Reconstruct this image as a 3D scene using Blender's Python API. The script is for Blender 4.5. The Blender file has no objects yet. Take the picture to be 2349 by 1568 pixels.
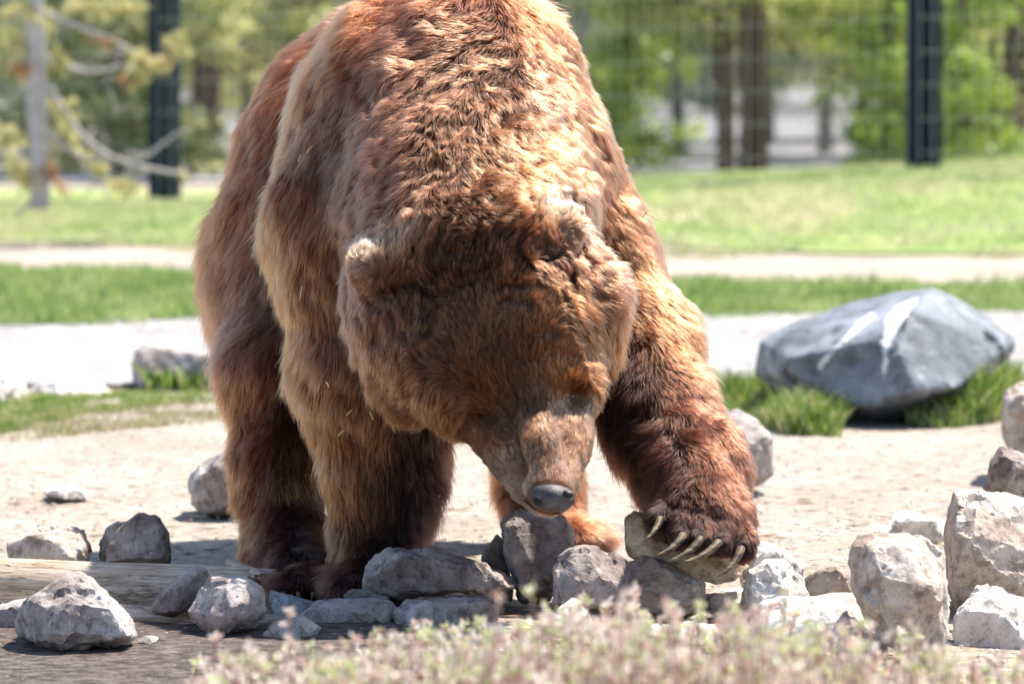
import bpy, bmesh, math, random
import numpy as np
from mathutils import Vector, Matrix, noise as mnoise

random.seed(7)
RNG = np.random.default_rng(7)
S = bpy.context.scene

# ------------------------------------------------------------------ camera
PITCH = math.radians(3.44)
CAM = np.array([0.0, 0.0, 1.10])
F = 11745.0
cam_data = bpy.data.cameras.new('camera')
cam_data.lens = 180.0
cam_data.sensor_width = 36.0
cam_data.clip_start = 0.2
cam_data.clip_end = 600.0
cam_data.dof.use_dof = True
cam_data.dof.focus_distance = 9.55
cam_data.dof.aperture_fstop = 5.7
cam_data.dof.aperture_blades = 0
cam = bpy.data.objects.new('camera', cam_data)
cam.location = CAM
cam.rotation_euler = (math.pi / 2 - PITCH, 0, 0)
S.collection.objects.link(cam)
S.camera = cam

# ------------------------------------------------------------------ world + sun
SUN_DIR = Vector((0.42, 0.34, 1.0)).normalized()      # towards the sun
world = bpy.data.worlds.new('World')
S.world = world
world.use_nodes = True
wn = world.node_tree
wn.nodes.clear()
sky = wn.nodes.new('ShaderNodeTexSky')
sky.sky_type = 'NISHITA'
sky.sun_disc = False
sky.sun_elevation = math.asin(SUN_DIR.z)
sky.sun_rotation = math.atan2(SUN_DIR.x, SUN_DIR.y)
sky.altitude = 1800
sky.dust_density = 2.5
sky.ozone_density = 0.4
bg = wn.nodes.new('ShaderNodeBackground')
bg.inputs['Strength'].default_value = 0.13
wo = wn.nodes.new('ShaderNodeOutputWorld')
wn.links.new(sky.outputs[0], bg.inputs[0])
wn.links.new(bg.outputs[0], wo.inputs[0])
sun_data = bpy.data.lights.new('sun', 'SUN')
sun_data.energy = 5.0
sun_data.angle = math.radians(0.53)
sun_data.color = (1.0, 0.955, 0.89)
sun = bpy.data.objects.new('sun', sun_data)
sun.rotation_euler = SUN_DIR.to_track_quat('Z', 'Y').to_euler()
sun.location = (6, 8, 14)
S.collection.objects.link(sun)

S.view_settings.view_transform = 'Standard'
S.view_settings.look = 'None'
S.view_settings.gamma = 1.0
S.view_settings.use_curve_mapping = False
S.view_settings.exposure = 1.27
S.render.engine = 'CYCLES'
S.cycles.max_bounces = 7
S.cycles.diffuse_bounces = 3
S.cycles.glossy_bounces = 3
S.cycles.transmission_bounces = 5
S.cycles.transparent_max_bounces = 6
S.cycles.use_denoising = True
S.cycles.sample_clamp_indirect = 6.0
S.render.film_transparent = False

# ------------------------------------------------------------------ helpers
_sin, _cos = math.sin(PITCH), math.cos(PITCH)
def at(px, py, Y):
    """world point seen at photo position (px, py) (2349 x 1568 scale) at distance Y"""
    u = (px - 1174.5) / F
    v = (py - 784.0) / F
    d = np.array([u, _cos - v * _sin, -_sin - v * _cos])
    return CAM + d * (Y / d[1])
def uv_of(P):
    P = np.asarray(P, float) - CAM
    f = P[:, 1] * _cos - P[:, 2] * _sin
    up = P[:, 1] * _sin + P[:, 2] * _cos
    return 1174.5 + F * P[:, 0] / f, 784.0 - F * up / f
def pxm(Y):
    return F / Y
def gdist(py):
    """distance of flat ground seen at row py"""
    v = (py - 784.0) / F
    return -CAM[2] * (_cos - v * _sin) / (-_sin - v * _cos)

def link(o, parent=None):
    S.collection.objects.link(o)
    if parent is not None:
        o.parent = parent
    return o
def tag(o, label=None, cat=None, group=None, kind=None):
    if label: o['label'] = label
    if cat: o['category'] = cat
    if group: o['group'] = group
    if kind: o['kind'] = kind
    return o
def empty(name, loc=(0, 0, 0)):
    o = bpy.data.objects.new(name, None)
    o.location = loc
    o.empty_display_size = 0.1
    return link(o)
def mesh_np(name, V, Fc, mat, parent=None, smooth=True, mats=None, midx=None):
    """V (n,3), Fc (m,k) constant k"""
    V = np.asarray(V, np.float32)
    Fc = np.asarray(Fc, np.int32)
    me = bpy.data.meshes.new(name)
    me.vertices.add(len(V))
    me.vertices.foreach_set('co', V.ravel())
    k = Fc.shape[1]
    me.loops.add(Fc.size)
    me.loops.foreach_set('vertex_index', Fc.ravel())
    me.polygons.add(len(Fc))
    me.polygons.foreach_set('loop_start', np.arange(0, Fc.size, k, dtype=np.int32))
    me.update(calc_edges=True)
    me.polygons.foreach_set('use_smooth', np.full(len(Fc), smooth))
    for m in (mats or [mat]):
        me.materials.append(m)
    if midx is not None:
        me.polygons.foreach_set('material_index', np.asarray(midx, np.int32))
    o = bpy.data.objects.new(name, me)
    link(o, parent)
    return o

# numpy value noise
def _hash(i, j, k, s):
    h = (i.astype(np.int64) * 73856093) ^ (j.astype(np.int64) * 19349663) ^ (k.astype(np.int64) * 83492791) ^ (s * 2654435761)
    h = (h ^ (h >> 13)) * 1274126177
    h = h & 0x7fffffff
    h = (h ^ (h >> 15)) * 668265263
    return ((h & 0xffffff) / float(0xffffff))
def vnoise(P, s=0):
    P = np.asarray(P, float)
    I = np.floor(P).astype(np.int64)
    f = P - I
    f = f * f * f * (f * (f * 6 - 15) + 10)
    r = 0
    for dx in (0, 1):
        wx = f[:, 0] if dx else 1 - f[:, 0]
        for dy in (0, 1):
            wy = f[:, 1] if dy else 1 - f[:, 1]
            for dz in (0, 1):
                wz = f[:, 2] if dz else 1 - f[:, 2]
                r = r + wx * wy * wz * _hash(I[:, 0] + dx, I[:, 1] + dy, I[:, 2] + dz, s)
    return r * 2 - 1
def fbm(P, s=0, o=3):
    a, r, P = 1.0, 0, np.asarray(P, float)
    for k in range(o):
        r = r + a * vnoise(P * 2.03 ** k + 7.3 * k, s + k)
        a *= 0.5
    return r
def worley(P, size, s=0):
    """nearest jittered cell point: offset to it and three hashes"""
    Q = P / size
    I = np.floor(Q).astype(np.int64)
    best = np.full(len(P), 1e9)
    bo = np.zeros_like(P)
    bh = np.zeros((len(P), 4))
    for dx in (-1, 0, 1):
        for dy in (-1, 0, 1):
            for dz in (-1, 0, 1):
                a, b, c = I[:, 0] + dx, I[:, 1] + dy, I[:, 2] + dz
                h = np.stack([_hash(a, b, c, s + 1), _hash(a, b, c, s + 2), _hash(a, b, c, s + 3)], 1)
                fp = np.stack([a, b, c], 1) + h
                d = fp - Q
                dd = (d * d).sum(1)
                m = dd < best
                best[m] = dd[m]
                bo[m] = d[m] * size
                bh[m, :3] = h[m]
                bh[m, 3] = _hash(a[m], b[m], c[m], s + 9)
    return bo, bh
def norm(v):
    return v / (np.linalg.norm(v, axis=-1, keepdims=True) + 1e-12)

# ------------------------------------------------------------------ materials
def mat_new(name):
    m = bpy.data.materials.new(name)
    m.use_nodes = True
    nt = m.node_tree
    b = nt.nodes['Principled BSDF']
    return m, nt, b
def N(nt, t, **kw):
    n = nt.nodes.new(t)
    for k, v in kw.items():
        if k in n.inputs:
            n.inputs[k].default_value = v
        else:
            setattr(n, k, v)
    return n
def ramp(nt, fac, stops):
    r = nt.nodes.new('ShaderNodeValToRGB')
    e = r.color_ramp.elements
    while len(e) > 1:
        e.remove(e[-1])
    e[0].position = stops[0][0]
    e[0].color = (*stops[0][1], 1)
    for p, c in stops[1:]:
        x = e.new(p)
        x.color = (*c, 1)
    nt.links.new(fac, r.inputs[0])
    return r.outputs[0]
def noise_fac(nt, scale, detail=6, rough=0.6, coord='Object', dist=0.0, stretch=None):
    if coord == 'World':
        src = nt.nodes.new('ShaderNodeNewGeometry').outputs['Position']
    else:
        src = nt.nodes.new('ShaderNodeTexCoord').outputs[coord]
    if stretch:
        mp = nt.nodes.new('ShaderNodeMapping')
        mp.inputs['Scale'].default_value = stretch
        nt.links.new(src, mp.inputs[0])
        src = mp.outputs[0]
    n = nt.nodes.new('ShaderNodeTexNoise')
    n.inputs['Scale'].default_value = scale
    n.inputs['Detail'].default_value = detail
    n.inputs['Roughness'].default_value = rough
    n.inputs['Distortion'].default_value = dist
    nt.links.new(src, n.inputs['Vector'])
    return n.outputs['Fac']
def mixc(nt, fac, a, b, mode='MIX'):
    m = nt.nodes.new('ShaderNodeMix')
    m.data_type = 'RGBA'
    m.blend_type = mode
    fa, aa, ba = m.inputs[0], m.inputs[6], m.inputs[7]
    for sock, v in ((fa, fac), (aa, a), (ba, b)):
        if isinstance(v, bpy.types.NodeSocket):
            nt.links.new(v, sock)
        elif isinstance(v, tuple):
            sock.default_value = (*v, 1)
        else:
            sock.default_value = v
    return m.outputs[2]
def bump(nt, b, height, strength=0.5, dist=0.01, prev=None):
    bp = nt.nodes.new('ShaderNodeBump')
    bp.inputs['Strength'].default_value = strength
    bp.inputs['Distance'].default_value = dist
    nt.links.new(height, bp.inputs['Height'])
    if prev is not None:
        nt.links.new(prev, bp.inputs['Normal'])
    nt.links.new(bp.outputs[0], b.inputs['Normal'])
    return bp.outputs[0]

def rock_mat(name, c1, c2, c3, scale=6.0, seed=0.0, rough=0.85, veins=None):
    m, nt, b = mat_new(name)
    st = (1, 1, 1.0)
    n1 = noise_fac(nt, scale, 8, 0.62, 'World', 0.6)
    n2 = noise_fac(nt, scale * 4.1, 6, 0.65, 'World')
    n3 = noise_fac(nt, scale * 26, 4, 0.6, 'World')
    col = ramp(nt, n1, [(0.32, c1), (0.5, c2), (0.66, c3)])
    sp = ramp(nt, n2, [(0.38, (0.58, 0.55, 0.53)), (0.5, (1, 1, 1)), (0.66, (1.16, 1.14, 1.12))])
    col = mixc(nt, 1.0, col, sp, 'MULTIPLY')
    sp2 = ramp(nt, n3, [(0.3, (0.7, 0.69, 0.68)), (0.48, (1, 1, 1)), (0.75, (1.2, 1.2, 1.2))])
    col = mixc(nt, 0.8, col, sp2, 'MULTIPLY')
    if veins:
        nv = noise_fac(nt, veins[0], 3, 0.5, 'World', 0.4, veins[2])
        vm = ramp(nt, nv, [(veins[3], (0, 0, 0)), (veins[3] + 0.02, (1, 1, 1)), (veins[3] + 0.05, (1, 1, 1)), (veins[3] + 0.07, (0, 0, 0))])
        col = mixc(nt, vm, col, veins[1])
    nt.links.new(col, b.inputs['Base Color'])
    b.inputs['Roughness'].default_value = rough
    b.inputs['Specular IOR Level'].default_value = 0.3
    p = bump(nt, b, n2, 0.55, 0.012)
    p = bump(nt, b, n3, 0.5, 0.003, p)
    return m

ROCK_LILAC = rock_mat('lilac_grey_stone', (0.20, 0.155, 0.135), (0.33, 0.28, 0.255), (0.45, 0.41, 0.385), 9)
ROCK_BEIGE = rock_mat('beige_stone', (0.30, 0.22, 0.165), (0.42, 0.34, 0.275), (0.54, 0.48, 0.42), 8)
ROCK_PALE = rock_mat('pale_stone', (0.48, 0.42, 0.36), (0.60, 0.55, 0.49), (0.70, 0.66, 0.61), 7)
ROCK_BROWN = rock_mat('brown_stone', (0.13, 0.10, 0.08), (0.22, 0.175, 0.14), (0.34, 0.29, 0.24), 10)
ROCK_OLIVE = rock_mat('olive_brown_stone', (0.28, 0.19, 0.11), (0.46, 0.345, 0.22), (0.62, 0.51, 0.37), 12)
ROCK_TAUPE = rock_mat('taupe_stone', (0.13, 0.092, 0.076), (0.255, 0.205, 0.18), (0.40, 0.35, 0.32), 11)
ROCK_SLATE = rock_mat('slate_green_stone', (0.22, 0.24, 0.23), (0.33, 0.34, 0.32), (0.42, 0.42, 0.40), 12)
ROCK_BLUE = rock_mat('blue_grey_boulder_stone', (0.075, 0.082, 0.092), (0.145, 0.158, 0.175), (0.26, 0.28, 0.31), 3.2, rough=0.6)
_b = ROCK_BLUE.node_tree.nodes['Principled BSDF']; _nt = ROCK_BLUE.node_tree
_at = _nt.nodes.new('ShaderNodeAttribute'); _at.attribute_name = 'stain'
_nt.links.new(mixc(_nt, _at.outputs['Fac'], _b.inputs['Base Color'].links[0].from_socket, (0.78, 0.76, 0.74)), _b.inputs['Base Color'])

def plain(name, col, rough=0.7, spec=0.3, var=0.0, scale=20):
    m, nt, b = mat_new(name)
    b.inputs['Roughness'].default_value = rough
    b.inputs['Specular IOR Level'].default_value = spec
    if var:
        f = noise_fac(nt, scale, 5, 0.6, 'World')
        lo = tuple(c * (1 - var) for c in col)
        hi = tuple(min(1, c * (1 + var)) for c in col)
        nt.links.new(ramp(nt, f, [(0.3, lo), (0.7, hi)]), b.inputs['Base Color'])
        bump(nt, b, f, 0.3, 0.003)
    else:
        b.inputs['Base Color'].default_value = (*col, 1)
    return m

def leaf_mat(name, stops, scale, transl=0.35, rough=0.6):
    """foliage: colour differs from leaf to leaf (noise over position), light passes through"""
    m = bpy.data.materials.new(name)
    m.use_nodes = True
    nt = m.node_tree
    nt.nodes.clear()
    out = nt.nodes.new('ShaderNodeOutputMaterial')
    f = noise_fac(nt, scale, 3, 0.75, 'World')
    col = ramp(nt, f, stops)
    d = nt.nodes.new('ShaderNodeBsdfDiffuse')
    t = nt.nodes.new('ShaderNodeBsdfTranslucent')
    g = nt.nodes.new('ShaderNodeBsdfGlossy')
    g.inputs['Roughness'].default_value = rough * 0.7
    g.inputs['Color'].default_value = (0.6, 0.6, 0.6, 1)
    mx = nt.nodes.new('ShaderNodeMixShader'); mx.inputs[0].default_value = transl
    mx2 = nt.nodes.new('ShaderNodeMixShader'); mx2.inputs[0].default_value = 0.06
    nt.links.new(col, d.inputs[0]); nt.links.new(col, t.inputs[0])
    nt.links.new(d.outputs[0], mx.inputs[1]); nt.links.new(t.outputs[0], mx.inputs[2])
    nt.links.new(mx.outputs[0], mx2.inputs[1]); nt.links.new(g.outputs[0], mx2.inputs[2])
    nt.links.new(mx2.outputs[0], out.inputs[0])
    return m

# ------------------------------------------------------------------ terrain
def smooth01(t):
    t = np.clip(t, 0, 1)
    return t * t * (3 - 2 * t)
def ground_z(x, y):
    x = np.asarray(x, float); y = np.asarray(y, float)
    z = np.zeros(np.broadcast(x, y).shape)
    # lawn rises to the fence line, more to the right
    side = np.clip((x + 2.6) / 5.6, 0, 1.3)
    z = z + smooth01((y - 23.5) / 6.5) * (0.30 * side + 0.02)
    z = z - smooth01((y - 31.0) / 5.0) * (0.25 * side + 0.05)
    # shallow basin
    z = z - 0.07 * smooth01((y - 15.9) / 0.7) * (1 - smooth01((y - 19.2) / 0.8))
    P = np.stack([np.ravel(x) * 1.3, np.ravel(y) * 1.3, np.zeros(x.size)], 1) if x.shape == y.shape else None
    if P is not None:
        z = z + (0.006 * fbm(P, 3, 3)).reshape(x.shape) * np.clip((y - 7) / 3, 0, 1)
    return z
def gz(x, y):
    return float(ground_z(np.array([x]), np.array([y]))[0])

def sheet(name, x0, x1, yfun0, yfun1, nx, ny, mat, dz, kind='structure', jag=0.0, jf=1.0, seed=0, power=1.0):
    xs = np.linspace(x0, x1, nx)
    P0 = np.stack([xs * jf, xs * 0, xs * 0], 1)
    a = np.array([yfun0(x) for x in xs]) + jag * fbm(P0, seed, 4)
    b = np.array([yfun1(x) for x in xs]) + jag * fbm(P0 + 31.7, seed + 5, 4)
    t = np.linspace(0, 1, ny) ** power
    Y = a[None, :] + (b - a)[None, :] * t[:, None]
    X = np.broadcast_to(xs[None, :], Y.shape).copy()
    Z = ground_z(X, Y) + dz
    V = np.stack([X.ravel(), Y.ravel(), Z.ravel()], 1)
    i = np.arange(nx - 1)[None, :] + (np.arange(ny - 1) * nx)[:, None]
    i = i.ravel()
    Fc = np.stack([i, i + 1, i + 1 + nx, i + nx], 1)
    o = mesh_np(name, V, Fc, mat)
    o['kind'] = kind
    return o

def dirt_mat(name, c, dark, hi, sc=1.0, bstr=0.8):
    m, nt, b = mat_new(name)
    n0 = noise_fac(nt, 1.7 * sc, 5, 0.6, 'World')
    n1 = noise_fac(nt, 22 * sc, 8, 0.7, 'World')
    n2 = noise_fac(nt, 110 * sc, 4, 0.7, 'World', 0, (1, 0.6, 1))
    col = ramp(nt, n1, [(0.33, dark), (0.47, c), (0.62, hi)])
    col = mixc(nt, 1.0, col, ramp(nt, n0, [(0.35, (0.86, 0.82, 0.79)), (0.6, (1.04, 1.04, 1.04))]), 'MULTIPLY')
    col = mixc(nt, 1.0, col, ramp(nt, n2, [(0.32, (0.55, 0.52, 0.5)), (0.46, (1, 1, 1)), (0.72, (1.25, 1.22, 1.2))]), 'MULTIPLY')
    nt.links.new(col, b.inputs['Base Color'])
    b.inputs['Roughness'].default_value = 0.95
    b.inputs['Specular IOR Level'].default_value = 0.15
    p = bump(nt, b, n1, bstr, 0.02)
    bump(nt, b, n2, bstr, 0.006, p)
    return m
DIRT = dirt_mat('pale_dirt', (0.35, 0.30, 0.245), (0.22, 0.18, 0.145), (0.45, 0.39, 0.33))
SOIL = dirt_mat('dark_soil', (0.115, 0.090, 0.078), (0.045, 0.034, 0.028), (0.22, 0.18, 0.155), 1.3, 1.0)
GRAVEL_FAR = dirt_mat('far_gravel', (0.27, 0.26, 0.265), (0.20, 0.19, 0.19), (0.36, 0.35, 0.35), 0.2)
def lawn_mat(name, stops, sc=1.0):
    m, nt, b = mat_new(name)
    n0 = noise_fac(nt, 0.9 * sc, 6, 0.65, 'World', 0.5, (1, 0.5, 1))
    n1 = noise_fac(nt, 26 * sc, 4, 0.7, 'World')
    col = ramp(nt, n0, stops)
    col = mixc(nt, 1.0, col, ramp(nt, n1, [(0.35, (0.6, 0.65, 0.5)), (0.6, (1.1, 1.1, 1.05))]), 'MULTIPLY')
    nt.links.new(col, b.inputs['Base Color'])
    b.inputs['Roughness'].default_value = 0.9
    b.inputs['Specular IOR Level'].default_value = 0.15
    bump(nt, b, n1, 1.0, 0.05)
    return m
LAWN_DRY = lawn_mat('dry_lawn', [(0.36, (0.50, 0.44, 0.29)), (0.46, (0.42, 0.43, 0.20)), (0.56, (0.30, 0.40, 0.12)), (0.68, (0.48, 0.45, 0.27))])
LAWN_GREEN = lawn_mat('green_lawn', [(0.3, (0.13, 0.21, 0.045)), (0.5, (0.22, 0.29, 0.08)), (0.7, (0.34, 0.35, 0.15))], 1.6)
CONCRETE = dirt_mat('pale_concrete', (0.27, 0.26, 0.25), (0.19, 0.18, 0.175), (0.36, 0.345, 0.335), 0.22, 0.2)

sheet('ground', -60, 60, lambda x: 2.0, lambda x: 200.0, 200, 500, DIRT, 0.0, power=2.0)
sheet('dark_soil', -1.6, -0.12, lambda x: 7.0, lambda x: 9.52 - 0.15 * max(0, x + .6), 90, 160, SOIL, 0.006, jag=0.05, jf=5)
sheet('concrete_basin', -12, 12, lambda x: 15.75 + (0.0 if x < 0 else .35), lambda x: 20.0 + 0.08 * x, 200, 60, CONCRETE, 0.012, jag=0.12, jf=1.3, seed=3)
sheet('green_lawn', -14, 14, lambda x: 19.9 + 0.085 * x, lambda x: 24.2 - 0.30 * x if x < 0 and False else 23.6 - 0.35 * (x + 2.2) if x < 2.0 else 22.15, 260, 60, LAWN_GREEN, 0.018, jag=0.12, jf=1.5, seed=9)
sheet('lawn', -30, 30, lambda x: 26.2 - 0.33 * (x + 2.2) if x < 2.4 else 24.7, lambda x: 37.0, 300, 80, LAWN_DRY, 0.012, jag=0.35, jf=1.2, seed=12)
sheet('gravel_yard', -60, 60, lambda x: 38.5, lambda x: 150.0, 60, 60, GRAVEL_FAR, 0.02)

# ------------------------------------------------------------------ bear: implicit body, surface nets
H = 0.0075
LO = np.array([-0.72, 9.02, -0.04]); HI = np.array([0.60, 11.75, 1.32])
dims = np.ceil((HI - LO) / H).astype(int)
FLD = np.full(dims, 0.5, np.float32)
gx = [LO[i] + H * np.arange(dims[i]) for i in range(3)]
def _sub(c0, c1):
    s = []
    for i in range(3):
        a = max(0, int((c0[i] - LO[i]) / H)); b = min(dims[i], int((c1[i] - LO[i]) / H) + 2)
        if b <= a: return None
        s.append(slice(a, b))
    return tuple(s)
def _apply(sl, d, k, sub=False):
    A = FLD[sl]
    d = d.astype(np.float32)
    if sub:
        d = -d
        h = np.maximum(k - np.abs(A - d), 0) / k
        FLD[sl] = np.maximum(A, d) + h * h * k * 0.25
    else:
        h = np.maximum(k - np.abs(A - d), 0) / k
        FLD[sl] = np.minimum(A, d) - h * h * k * 0.25
def grid(sl):
    return gx[0][sl[0]][:, None, None], gx[1][sl[1]][None, :, None], gx[2][sl[2]][None, None, :]
def cone(p, r1, q, r2, k=0.06, sub=False):
    """tapered capsule between world points"""
    p, q = np.asarray(p, float), np.asarray(q, float)
    R = max(r1, r2) + 0.12
    sl = _sub(np.minimum(p, q) - R, np.maximum(p, q) + R)
    if sl is None: return
    X, Y, Z = grid(sl)
    ax = q - p
    t = np.clip(((X - p[0]) * ax[0] + (Y - p[1]) * ax[1] + (Z - p[2]) * ax[2]) / (ax @ ax + 1e-9), 0, 1)
    d = np.sqrt((X - p[0] - t * ax[0]) ** 2 + (Y - p[1] - t * ax[1]) ** 2 + (Z - p[2] - t * ax[2]) ** 2) - (r1 + (r2 - r1) * t)
    _apply(sl, d, k, sub)
def ell(c, r, k=0.06, rot=0.0, sub=False, rx=0.0):
    """ellipsoid, rotated about the view (y) axis by rot (clockwise as seen) then about x by rx"""
    c = np.asarray(c, float); r = np.asarray(r, float)
    R = r.max() + 0.12
    sl = _sub(c - R, c + R)
    if sl is None: return
    X, Y, Z = grid(sl)
    x, y, z = X - c[0], Y - c[1], Z - c[2]
    cs, sn = math.cos(rot), math.sin(rot)
    x, z = x * cs - z * sn, x * sn + z * cs
    if rx:
        c2, s2 = math.cos(rx), math.sin(rx)
        y, z = y * c2 - z * s2, y * s2 + z * c2
    k0 = np.sqrt((x / r[0]) ** 2 + (y / r[1]) ** 2 + (z / r[2]) ** 2)
    k1 = np.sqrt((x / r[0] ** 2) ** 2 + (y / r[1] ** 2) ** 2 + (z / r[2] ** 2) ** 2) + 1e-9
    _apply(sl, k0 * (k0 - 1) / k1, k, sub)
def E(px, py, Y, rx, ry, rz, **kw):      # rx, rz in photo px; ry in metres
    s = pxm(Y)
    ell(at(px, py, Y), (rx / s, ry, rz / s), **kw)
def Cn(a, b, k=0.06, **kw):              # a = (px, py, Y, r_px)
    cone(at(*a[:3]), a[3] / pxm(a[2]), at(*b[:3]), b[3] / pxm(b[2]), k=k, **kw)

# torso and rump
E(1020, 440, 10.35, 372, 0.36, 500, k=0.05)
E(868, 500, 10.90, 338, 0.44, 470, k=0.05)
E(800, 690, 10.95, 285, 0.36, 250, k=0.12)
E(1010, 640, 10.45, 330, 0.40, 330, k=0.12)
# shoulder blade bulge left and right
E(800, 430, 10.12, 165, 0.16, 330, k=0.08, rot=0.18)
E(1312, 500, 10.10, 135, 0.17, 300, k=0.10, rot=-0.22)
# chest
E(1060, 790, 10.20, 270, 0.22, 165, k=0.12)
# front right leg (image left)
Cn((812, 560, 10.02, 175), (850, 860, 9.97, 158), k=0.10)
Cn((850, 860, 9.97, 158), (880, 1060, 9.97, 122), k=0.06)
Cn((880, 1060, 9.97, 122), (882, 1250, 10.0, 95), k=0.05)
Cn((880, 1250, 10.0, 93), (850, 1345, 9.88, 62), k=0.05)
E(840, 1345, 9.84, 98, 0.11, 42, k=0.04)
# hind right leg (far image left)
Cn((690, 620, 10.75, 200), (650, 850, 10.45, 118), k=0.12)
Cn((650, 850, 10.45, 118), (635, 1080, 10.35, 92), k=0.06)
Cn((635, 1080, 10.35, 92), (655, 1250, 10.28, 84), k=0.05)
Cn((655, 1250, 10.26, 84), (690, 1330, 10.05, 56), k=0.05)
E(700, 1335, 10.0, 88, 0.13, 40, k=0.05)
# hind left leg (behind the muzzle)
Cn((1180, 650, 11.1, 200), (1235, 960, 11.0, 105), k=0.12)
Cn((1235, 960, 11.0, 100), (1235, 1120, 11.05, 80), k=0.05)
Cn((1235, 1120, 11.05, 80), (1260, 1200, 10.98, 70), k=0.05)
E(1310, 1225, 10.88, 105, 0.13, 36, k=0.05, rot=0.12)
# front left leg reaching to the rock (image right)
Cn((1385, 610, 10.05, 118), (1455, 800, 9.95, 122), k=0.10)
Cn((1460, 800, 9.95, 128), (1515, 960, 9.84, 122), k=0.07)
Cn((1515, 960, 9.84, 122), (1590, 1090, 9.68, 108), k=0.06)
Cn((1590, 1090, 9.68, 108), (1618, 1165, 9.58, 98), k=0.06)
E(1622, 1185, 9.55, 102, 0.085, 66, k=0.05)
TOES = [((1535, 1170), (1518, 1198), 9.50), ((1572, 1195), (1562, 1232), 9.455), ((1612, 1205), (1606, 1240), 9.44),
        ((1655, 1208), (1650, 1246), 9.45), ((1700, 1205), (1702, 1256), 9.48)]
for a, b, Y in TOES:
    Cn((*a, Y + 0.03, 27), (*b, Y - .012, 23), k=0.008)
# neck
Cn((1045, 230, 10.10, 285), (1075, 470, 9.86, 268), k=0.10)
Cn((1075, 470, 9.86, 268), (1100, 610, 9.68, 245), k=0.08)
# head
E(1105, 690, 9.66, 300, 0.19, 225, k=0.07, rot=0.18)
Cn((925, 740, 9.66, 118), (955, 850, 9.68, 112), k=0.06)
Cn((1335, 690, 9.66, 100), (1320, 790, 9.66, 95), k=0.06)
E(1120, 830, 9.585, 215, 0.135, 150, k=0.07, rot=0.2)
E(1065, 800, 9.54, 100, 0.08, 130, k=0.07, rot=0.2)      # brows
E(1235, 770, 9.54, 95, 0.08, 120, k=0.07, rot=0.2)
# muzzle
Cn((1218, 900, 9.52, 74), (1240, 1040, 9.42, 62), k=0.06)
E(1085, 905, 9.535, 105, 0.06, 58, k=0.05, rot=0.25)
E(1280, 862, 9.56, 54, 0.05, 56, k=0.07)
E(1185, 868, 9.525, 105, 0.055, 62, k=0.07, rot=0.15)
Cn((1238, 1040, 9.42, 62), (1262, 1128, 9.36, 52), k=0.03)
Cn((1205, 1000, 9.50, 72), (1248, 1138, 9.42, 40), k=0.03)
Cn((1178, 1005, 9.48, 48), (1212, 1110, 9.42, 42), k=0.02)
Cn((1172, 965, 9.425, 12), (1212, 1085, 9.375, 9), k=0.03, sub=True)
Cn((1284, 945, 9.435, 10), (1302, 1055, 9.375, 8), k=0.025, sub=True)
Cn((1296, 1010, 9.47, 42), (1298, 1100, 9.42, 33), k=0.03)
# ears
def ear(px, py, Y, r, rot, side):
    E(px, py, Y, r, 0.034, r * 1.15, k=0.02, rot=rot)
ear(850, 612, 9.565, 45, -0.35, -1)
ear(1298, 520, 9.585, 48, 0.5, 1)
Cn((1105, 925, 9.515, 62), (1180, 1045, 9.47, 46), k=0.05)
Cn((1318, 900, 9.52, 48), (1305, 1020, 9.47, 38), k=0.05)
Cn((900, 650, 9.47, 22), (925, 770, 9.45, 20), k=0.03, sub=True)
Cn((1248, 572, 9.50, 17), (1330, 655, 9.49, 10), k=0.03, sub=True)
E(1112, 962, 9.45, 34, 0.03, 20, k=0.03, sub=True, rot=0.3)
E(1322, 918, 9.46, 24, 0.03, 24, k=0.03, sub=True)
# skin folds and creases
Cn((965, 700, 9.45, 12), (1000, 745, 9.44, 8), k=0.02, sub=True)
Cn((1075, 240, 9.86, 11), (1110, 300, 9.81, 9), k=0.03, sub=True)

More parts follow.
